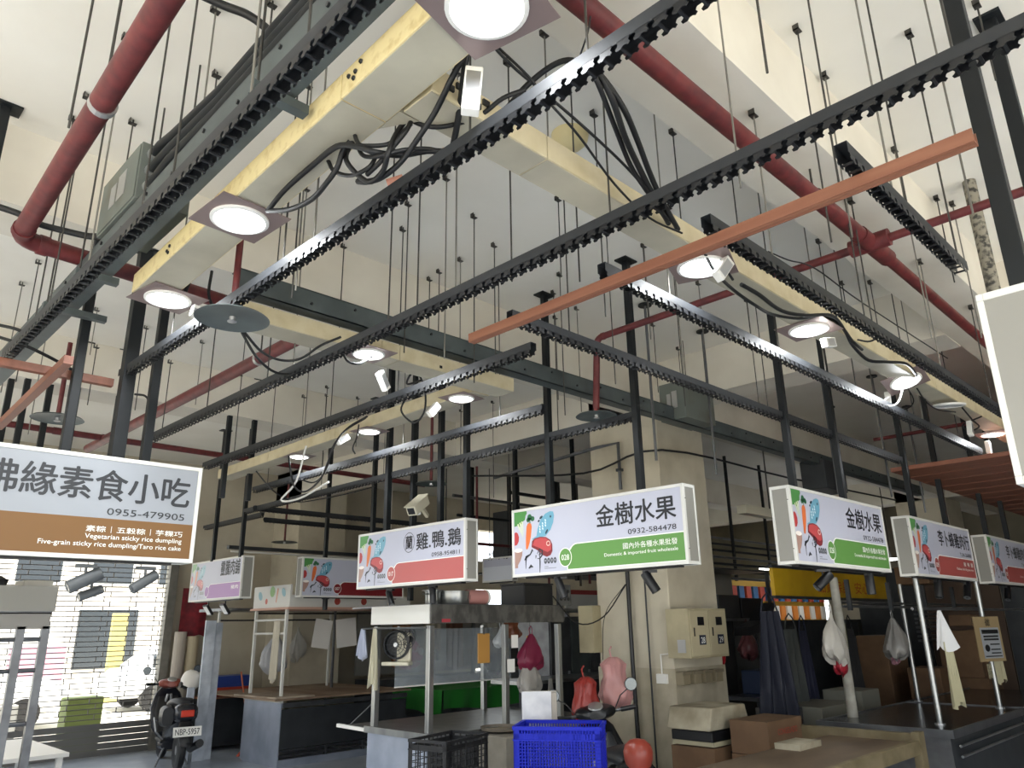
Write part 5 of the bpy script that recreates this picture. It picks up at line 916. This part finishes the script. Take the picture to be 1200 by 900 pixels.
tag(obj('sticker', B().box(0, .13, 0, .004, 0, .14), M('sticker_print', '#b0aa8d', .6, col2='#4f4a3a', scale=60), loc=(9.20, 2.46, 1.12)), 'small printed sticker hanging under the cardboard notice', 'label')
tag(obj('card_sheet', B().box(0, .42, 0, .01, 0, .26), M('olive_card', '#7b7a5e', .8), loc=(8.2, 3.6, 1.42)), 'olive cardboard sheet hung behind the white bag', 'card')
def apron(label, x, y, z, wd, h, col, seed, rz):
    t = thing('apron', label, 'apron', (x, y, z), rz); m_ = M('apron_%d' % seed, col, .7); obj('apron_body', B().cloth(wd, h, 3, .04, 18, 12, seed, pinch=.45, taper=1.0), m_, t, smooth=True)
    obj('neck_strap', B().tube([(-wd*.2,0,0),(-wd*.12,0,.12),(0,0,.17),(wd*.12,0,.12),(wd*.2,0,0)], .008, 6), m_, t); return t
apron('long navy blue apron hanging right of the electrical box', 6.98, 3.62, 1.80, .42, .98, '#090f22', 41, R(-35)); apron('dark grey-green apron hanging in the chicken stall', 8.55, 4.2, 1.62, .5, .95, '#3a3e3c', 42, R(-10)); apron('dark navy apron edge beside the grey-green one', 8.95, 4.25, 1.60, .25, .98, '#20233a', 43, R(-20)); apron('black apron hanging deep in the chicken stall', 10.4, 4.3, 1.6, .4, .8, '#17181b', 44, 0)
t = thing('partition', 'dark grey panel partition behind the chicken stalls', 'partition', (8.3, 5.35, 0))
for k in range(11): obj('panel', B().box(.01+1.0*k, .99+1.0*k, 0, .05, 0, 1.72), m_dark if k != 1 else M('partition_panel', '#4a4b4a', .6), t)
for (lb, x, y, z, d) in (('pale foam chest behind the wrapped pole', 8.1, 3.75, .0, (.9,.5,.86)), ('brown carton on the floor beside the foam chest', 9.15, 3.75, .0, (.5,.45,.95)), ('carton standing at the right against the partition', 11.3, 4.2, .0, (.7,.4,1.5)), ('carton lying on top of the canopy at right', 10.6, 3.3, 2.13, (.5,.4,.22)), ('small brown carton hanging shelf box at right', 10.9, 3.0, 1.62, (.4,.25,.13))):
    tag(obj('carton', B().box(0, d[0], 0, d[1], 0, d[2]), m_card if 'foam' not in lb else M('chest_foam', '#77766c', .8), loc=(x, y, z), bev=.008), lb, 'box')
t = thing('slatted_vent', 'grey horizontal slat vent at the right edge', 'vent', (12.0, 4.0, 1.4))
for k in range(8): obj('slat', B().box(0, .9, -.02, .02, .06*k, .06*k+.03), m_steeld, t)

tag(obj('carton', B().box(0, .6, 0, .36, 0, .675), m_card, loc=(6.12, 3.29, 0), bev=.008), 'plain tall carton under the frozen-goods carton', 'box')

t = thing('partition', 'added dark brown-grey panels covering the bright wall behind the far right chicken stalls', 'partition', (13.3, -1.0, 0))  # added dark panels hiding the bright wall, standing in for dark boxes
for k in range(6): obj('panel', B().box(0, .05, .01+1.05*k, 1.04+1.05*k, 0, 2.5), m_dark if k % 2 else M('brown_cover_panel_%d' % k, '#4d3d31', .7), t)
for (lb, x, y, z, d) in (('stacked brown carton far right, bottom one', 11.9, 3.2, 0, (.6,.6,.95)), ('stacked brown carton far right, top one', 11.95, 3.25, .95, (.5,.5,.6)), ('pale carton on the second counter back', 11.2, 3.55, 0, (.5,.4,1.1))):
    tag(obj('carton', B().box(0, d[0], 0, d[1], 0, d[2]), m_card, loc=(x, y, z), bev=.008), lb, 'box')

# ------------------------------------------------------------ stalls and clutter behind the column
t = thing('steel_shelf', 'grey shelf unit with boxes above the white counter right of the column', 'shelf', (8.25, 5.0, 0))
obj('back_sheet', B().box(.1, 1.4, .5, .52, 1.95, 2.33), m_panelg, t); obj('shelf_board', B().box(0, 1.5, 0, .5, 1.72, 1.75), m_steeld, t); obj('shelf_board', B().box(0, 1.5, 0, .5, 2.33, 2.35), m_steeld, t)
for x in (.02, 1.48): obj('post', B().box(x-.02, x+.02, 0, .04, 0, 2.35), m_steeld, t)
tag(obj('microwave', B().box(0, .5, 0, .35, 0, .28), m_dark, loc=(8.5, 5.05, 1.75), bev=.01), 'grey oven-sized box on the steel shelf, left one', 'box'); tag(obj('microwave', B().box(0, .55, 0, .35, 0, .25), m_blk, loc=(9.05, 5.05, 1.75), bev=.01), 'black oven-sized box on the steel shelf, right one', 'box')
bag('small red bag hanging from the shelf right of the column', 8.12, 4.85, 1.62, .07, .34, '#a8242c', 51, neck=.5); bag('clear bag of dark red meat hanging right of the column', 8.75, 4.85, 1.66, .19, .36, '#6b3f42', 52, neck=.15)
t = thing('steel_counter', 'white-sided counter in the light right of the column', 'counter', (9.6, 6.0, 0)); obj('counter_body', B().box(0, 2.6, 0, .8, .05, .85), M('pale_blue_side', '#a9b4c6', .5), t); obj('counter_top', B().box(-.03, 2.63, -.03, .83, .85, .89), m_whitem, t)
tag(obj('plastic_crate', B().box(0, .62, 0, .4, 0, .26), M('dark_blue_crate', '#1d2f4f', .5), loc=(8.7, 4.56, .90), bev=.01), 'dark blue crate on the bench right of the column', 'crate')
t = thing('bench', 'dark bench carrying the dark blue crate', 'bench', (8.3, 4.55, 0)); obj('bench_top', B().box(.0, 1.2, .0, .42, .86, .9), m_steeld, t)
for x in (.05, 1.1): obj('leg', B().box(x, x+.05, 0, .05, 0, .86), m_dark, t)
tag(obj('covered_heap', B().bag(.42, .5, c=(0,0,.5), seed=8, flat=.5, neck=.7), m_blk, smooth=True, loc=(7.55, 4.0, .15)), 'black covered heap behind the foam box', 'heap')
t = thing('grinder', 'steel meat grinder between the apron and the wrapped pole', 'grinder', (7.75, 3.95, 0)); obj('cabinet', B().box(0, .35, 0, .35, 0, .86), m_steeld, t, bev=.01); obj('hopper', B().lathe([(.05,0),(.06,.1),(.12,.14),(.13,.16)], (.17,.17,.86), 18), m_steel, t, smooth=True); obj('front_plate', B().box(.05, .3, -.01, 0, .3, .75), M('dark_plate', '#352724', .5), t)
t = thing('hanging_scale', 'black pan scale arm jutting out beside the white bag', 'scale', (8.5, 4.6, 1.60)); obj('pan', B().prism([(-.32,-.04),(-.3,.05),(.05,.12),(.3,.32),(.35,.3),(.15,.02)], lambda u, v, q: (u, q, v), -.1, .1), m_blk, t); obj('support', B().tube([(0,0,0),(.1,0,-.75)], .012, 6), m_blk, t)
# lit grocery stall far behind, right of the apron
t = thing('grocery_stall', 'brightly lit far stall with yellow and red goods right of the column', 'stall', (14.5, 8.0, 0)); obj('back_board', B().box(0, 5.0, .6, .64, .9, 2.6), M('yellow_backboard', '#c9a23a', .6), t); obj('counter', B().box(0, 5, -.2, .6, .0, .95), m_steelb, t); obj('glass_case', B().box(0, 5, -.2, .2, .95, 1.2), mm, t)
k_ = 0; cols_ = ['#c8a22c', '#a8402f', '#d9d6cb', '#7a4a2b', '#2f5d8a', '#c9782f']
gm = [M('goods_%d' % i, c, .5) for i, c in enumerate(cols_)]
for i in range(16):
    for j in range(3):
        tag(obj('goods_packet', B().box(0, .2, 0, .06, 0, .3), gm[(i*3+j*5) % 6], loc=(14.6+.3*i, 8.5, 1.35+.4*j)), '%s packet on the far lit stall board, %s row, %s from the left' % (('yellow','red','white','brown','blue','orange')[(i*3+j*5) % 6], ('bottom','middle','top')[j], nth(i)), 'packet', 'packets on the far stall board')
ld = bpy.data.lights.new('stall_tube', 'AREA'); ld.shape = 'RECTANGLE'; ld.size = 4; ld.size_y = .1; ld.energy = 45; lo_ = bpy.data.objects.new('stall_tube', ld); COL.objects.link(lo_); lo_.location = (17, 7.9, 2.75); lo_.rotation_euler = (R(-25), 0, 0)
t = thing('tube_lamp', 'lit tube over the far grocery stall', 'lamp', (15, 7.9, 2.78)); obj('batten', B().box(0, 4, -.05, .05, 0, .04), m_whitem, t); obj('tube', B().tube([(.05,0,-.02),(3.95,0,-.02)], .015, 8), M('tube_glow', '#ffffff', .5, emit=12), t)

# middle: steel cabinets, counters, hanging bags seen through the goose stall
t = thing('steel_cabinet', 'tall grey steel cabinet left of the column', 'cabinet', (8.1, 7.5, 0)); obj('cabinet_body', B().box(0, 1.3, 0, .6, .05, 1.82), m_steeld, t)
for k in range(3):
    d = obj('door', B().box(.02+.43*k, .41+.43*k, -.02, 0, .1, 1.78), m_steelg if k == 1 else m_steeld, t); obj('door_handle', B().box(.36+.43*k, .38+.43*k, -.04, -.02, .9, 1.1), m_alum, d)
obj('top_tube', B().tube([(-.1,-.1,1.9),(1.3,-.1,1.9)], .03, 10), m_steel, t)
t = thing('steel_counter', 'long grey counter in front of the steel cabinet', 'counter', (6.95, 6.85, 0)); obj('counter_top', B().box(0, 2.3, 0, .6, 1.02, 1.06), m_steel, t); obj('front_panel', B().box(.02, 2.28, .02, .04, .1, 1.02), m_dark, t); obj('plinth', B().box(.05, 2.25, .06, .55, 0, .1), m_blk, t)
bag('magenta and white carrier bags bunched on the goose stall post', 6.30, 6.1, 1.62, .16, .36, '#93304f', 61, neck=.3); bag('white carrier bag part below the magenta bag', 6.30, 6.12, 1.36, .18, .34, '#c2bdb6', 62, neck=.5); bag('clear bag hung right of the amber board', 5.95, 6.2, 1.70, .09, .20, '#cfd4d8', 63, neck=.3); bag('brown paper-coloured bag on the stall post by the magenta bag', 6.05, 6.15, 1.76, .11, .18, '#6e3b22', 64, neck=.7)
t = thing('yellow_sign', 'narrow yellow hanging sign with black characters in the goose stall', 'sign', (6.75, 6.6, 1.25)); obj('board', B().box(0, .11, 0, .01, 0, .34), M('yellow_strip', '#d9a52c', .5), t); obj('hanging_cord', B().tube([(.055,.005,.34),(.055,.005,.66)], .003, 5), m_rod, t); text('上\n肉', m_ink, t, .055, .03, .26, .07, 'C', -.002, .01)
tag(obj('yellow_tag', B().box(0, .12, 0, .01, 0, .14), M('yellow_tag_c', '#c9b34a', .6), loc=(8.75, 7.46, 1.7)), 'small yellow tag on the steel cabinet', 'tag')
towel('white twisted rag on the counter edge, left one behind the blue crate', 7.35, 6.80, 1.08, .10, .36, 0, '#c9c7c0', 71, pinch=.5); towel('white twisted rag on the counter edge, right one beside the column', 8.75, 6.80, 1.08, .10, .32, 0, '#cfcdc6', 72, pinch=.5)
t = thing('white_cabinet', 'white cabinet with a black gauge behind the goose stall', 'cabinet', (11.3, 11.9, 0)); obj('cabinet_body', B().box(0, .7, 0, .5, .05, 1.6), m_panelg, t); obj('gauge', B().box(.3, .6, -.01, 0, .9, 1.3), m_blk, t)
t = thing('market_stall', 'far stall with white fascia behind the steel cabinet', 'stall', (9.5, 8.4, 0)); obj('fascia', B().box(0, 3.4, 0, .03, 1.95, 2.25), m_whitem, t); obj('fascia_stripe', B().box(0, 3.4, -.01, 0, 2.18, 2.25), M('stripe_red', '#9c2c2c', .5), t); obj('counter', B().box(0, 3.4, 0, .8, 0, .9), m_steeld, t)
for x in (.05, 1.7, 3.35): obj('post', B().box(x-.03, x+.03, 0, .06, .9, 1.95), m_steeld, t)
t = thing('market_stall', 'dim rear stall with grey panels and hooks under the pale carriers', 'stall', (8.6, 11.6, 0)); obj('back_sheet', B().box(-.5, 4.0, .6, .64, .9, 2.0), m_panelg, t); obj('counter', B().box(-.5, 4.0, 0, .6, 0, .85), m_steeld, t); obj('rail', B().tube([(-.5,.1,1.9),(4,.1,1.9)], .02, 8), m_blk, t); obj('roof', B().box(-.5, 4, 0, .8, 2.0, 2.05), m_steeld, t)
for x in (-.45, 1.8, 3.95): obj('post', B().box(x-.03, x+.03, .0, .06, .85, 2.0), m_steeld, t)
for k, (x, z, h_, c) in enumerate(((8.3, 1.75, .7, '#7c5638'), (9.0, 1.8, .55, '#a59c8d'), (9.5, 1.8, .8, '#5f3b2a'), (10.4, 1.8, .6, '#b8b4aa'))):
    towel(('brown cloth', 'pale cloth', 'dark brown cloth', 'off-white cloth')[k]+' hanging at the dim rear stall', x, 11.15, z, .4, h_, 0, c, 80+k)

# plant rack above the rear stalls, left of the column
t = thing('condenser_rack', 'black steel rack of condenser units and pipes up behind the large fruit sign', 'rack', (8.6, 8.75, 2.55))
for x in (0, 1.1, 2.2, 3.3):
    for y in (0, .9): obj('upright', B().box(x-.025, x+.025, y-.025, y+.025, 0, 1.85), m_black, t)
for z in (0, .55, 1.2): obj('rail', B().box(0, 3.3, -.02, .02, z, z+.05), m_black, t); 
obj('deck', B().box(0, 3.3, 0, .9, -.03, 0), m_black, t); obj('brace', B().bar((1.1,-.03,.05),(2.2,-.03,1.2),.03), m_black, t)
q = Matrix.Rotation(R(90), 3, 'X')
for k, (x, lb) in enumerate(((8.75, 'black condenser unit with a round fan in the rack, left one'), (9.85, 'black condenser unit with a round fan in the rack, right one'))):
    t = thing('condenser_unit', lb, 'condenser', (x, 8.9, 2.57)); obj('casing', B().box(0, .85, 0, .4, 0, .95), m_dark, t, bev=.01); obj('fan_ring', B().lathe([(.33,0),(.33,.03),(.28,.03),(.28,0)], (.42,0,.48), 28, q, cap=False), m_blk, t)
    for a in range(5): obj('fan_blade', B().bc(Vector((.42,-.012,.48))+Matrix.Rotation(a*1.2566, 3, 'Y')@Vector((.14,0,0)), (.2,.01,.1), Matrix.Rotation(a*1.2566, 3, 'Y')@Matrix.Rotation(.4, 3, 'X')), m_blk, t)
    obj('fan_hub', B().lathe([(.06,0),(.05,.03)], (.42,0,.48), 16, q), m_steeld, t)
for k, (x0, x1, y, z) in enumerate(((7.2, 12, 8.5, 3.55), (7.2, 12.0, 8.4, 3.25), (7.3, 10.0, 8.3, 2.85))):
    pipe(('long thin dark pipe over the condenser rack', 'long thin dark pipe across the condenser rack middle', 'maroon pipe low on the condenser rack')[k], [(x0, y, z), (x1, y, z), (x1, y, z-.5)], .022, (m_steeld, m_black, m_red)[k], name='service_pipe')
for k in range(6):
    x = 7.4+.75*k; tag(obj('service_pipe', B().tube([(x,8.2,2.3),(x,8.2,4.43)], .018, 8), m_rod if k % 2 else m_red), 'upright thin pipe in front of the condenser rack, %s from the left' % nth(k), 'pipe', 'upright pipes at the condenser rack')
t = thing('dish_lamp', 'dark dish lamp shade hanging left of the small white sign', 'lamp', (7.4, 8.9, 2.75)); obj('shade', B().lathe([(.05,.14),(.2,.08),(.3,0)], n=24, cap=False), m_blk, t, smooth=True); obj('stem', B().tube([(0,0,.12),(0,0,ZC-2.75)], .01, 6), m_rod, t)
t = thing('batten_lamp', 'unlit pale batten lamp beyond the right end of the large fruit sign', 'lamp', (8.2, 4.45, 2.92)); obj('batten', B().box(0, 1.4, -.06, .06, 0, .1), m_camb, t); obj('stem', B().tube([(.7,0,.1),(.7,0,1.05)], .01, 6), m_rod, t)
t = thing('pipe_gallery', 'tangle of dark pipe racks in the dim bay between the two fruit signs', 'pipe rack', (9.0, 6.2, 2.35))
for k in range(7): obj('pipe', B().tube([(0,.1*k,.12*k),(9.5,.1*k,.12*k)], .02, 8), m_black if k % 3 else m_steeld, t)
for x in (.2, 1.4, 2.6, 3.8, 5.0, 6.2, 7.4, 8.6): obj('hanger', B().box(x-.02, x+.02, .3, .34, 0, ZC-2.35), m_black, t)
for k, (x, y) in enumerate(((13.5, 5.8), (14.8, 6.8), (16, 5.6))):
    t = thing('ceiling_lamp', 'small far lamp glowing in the rear bay, %s of three' % ('nearest', 'middle', 'furthest')[k], 'lamp', (x, y, 2.85)); obj('diffuser', B().lathe([(.14,0),(.12,-.03),(.001,-.035)], n=20), m_lamp, t); obj('stem', B().tube([(0,0,0),(0,0,ZC-2.85)], .01, 6), m_rod, t)
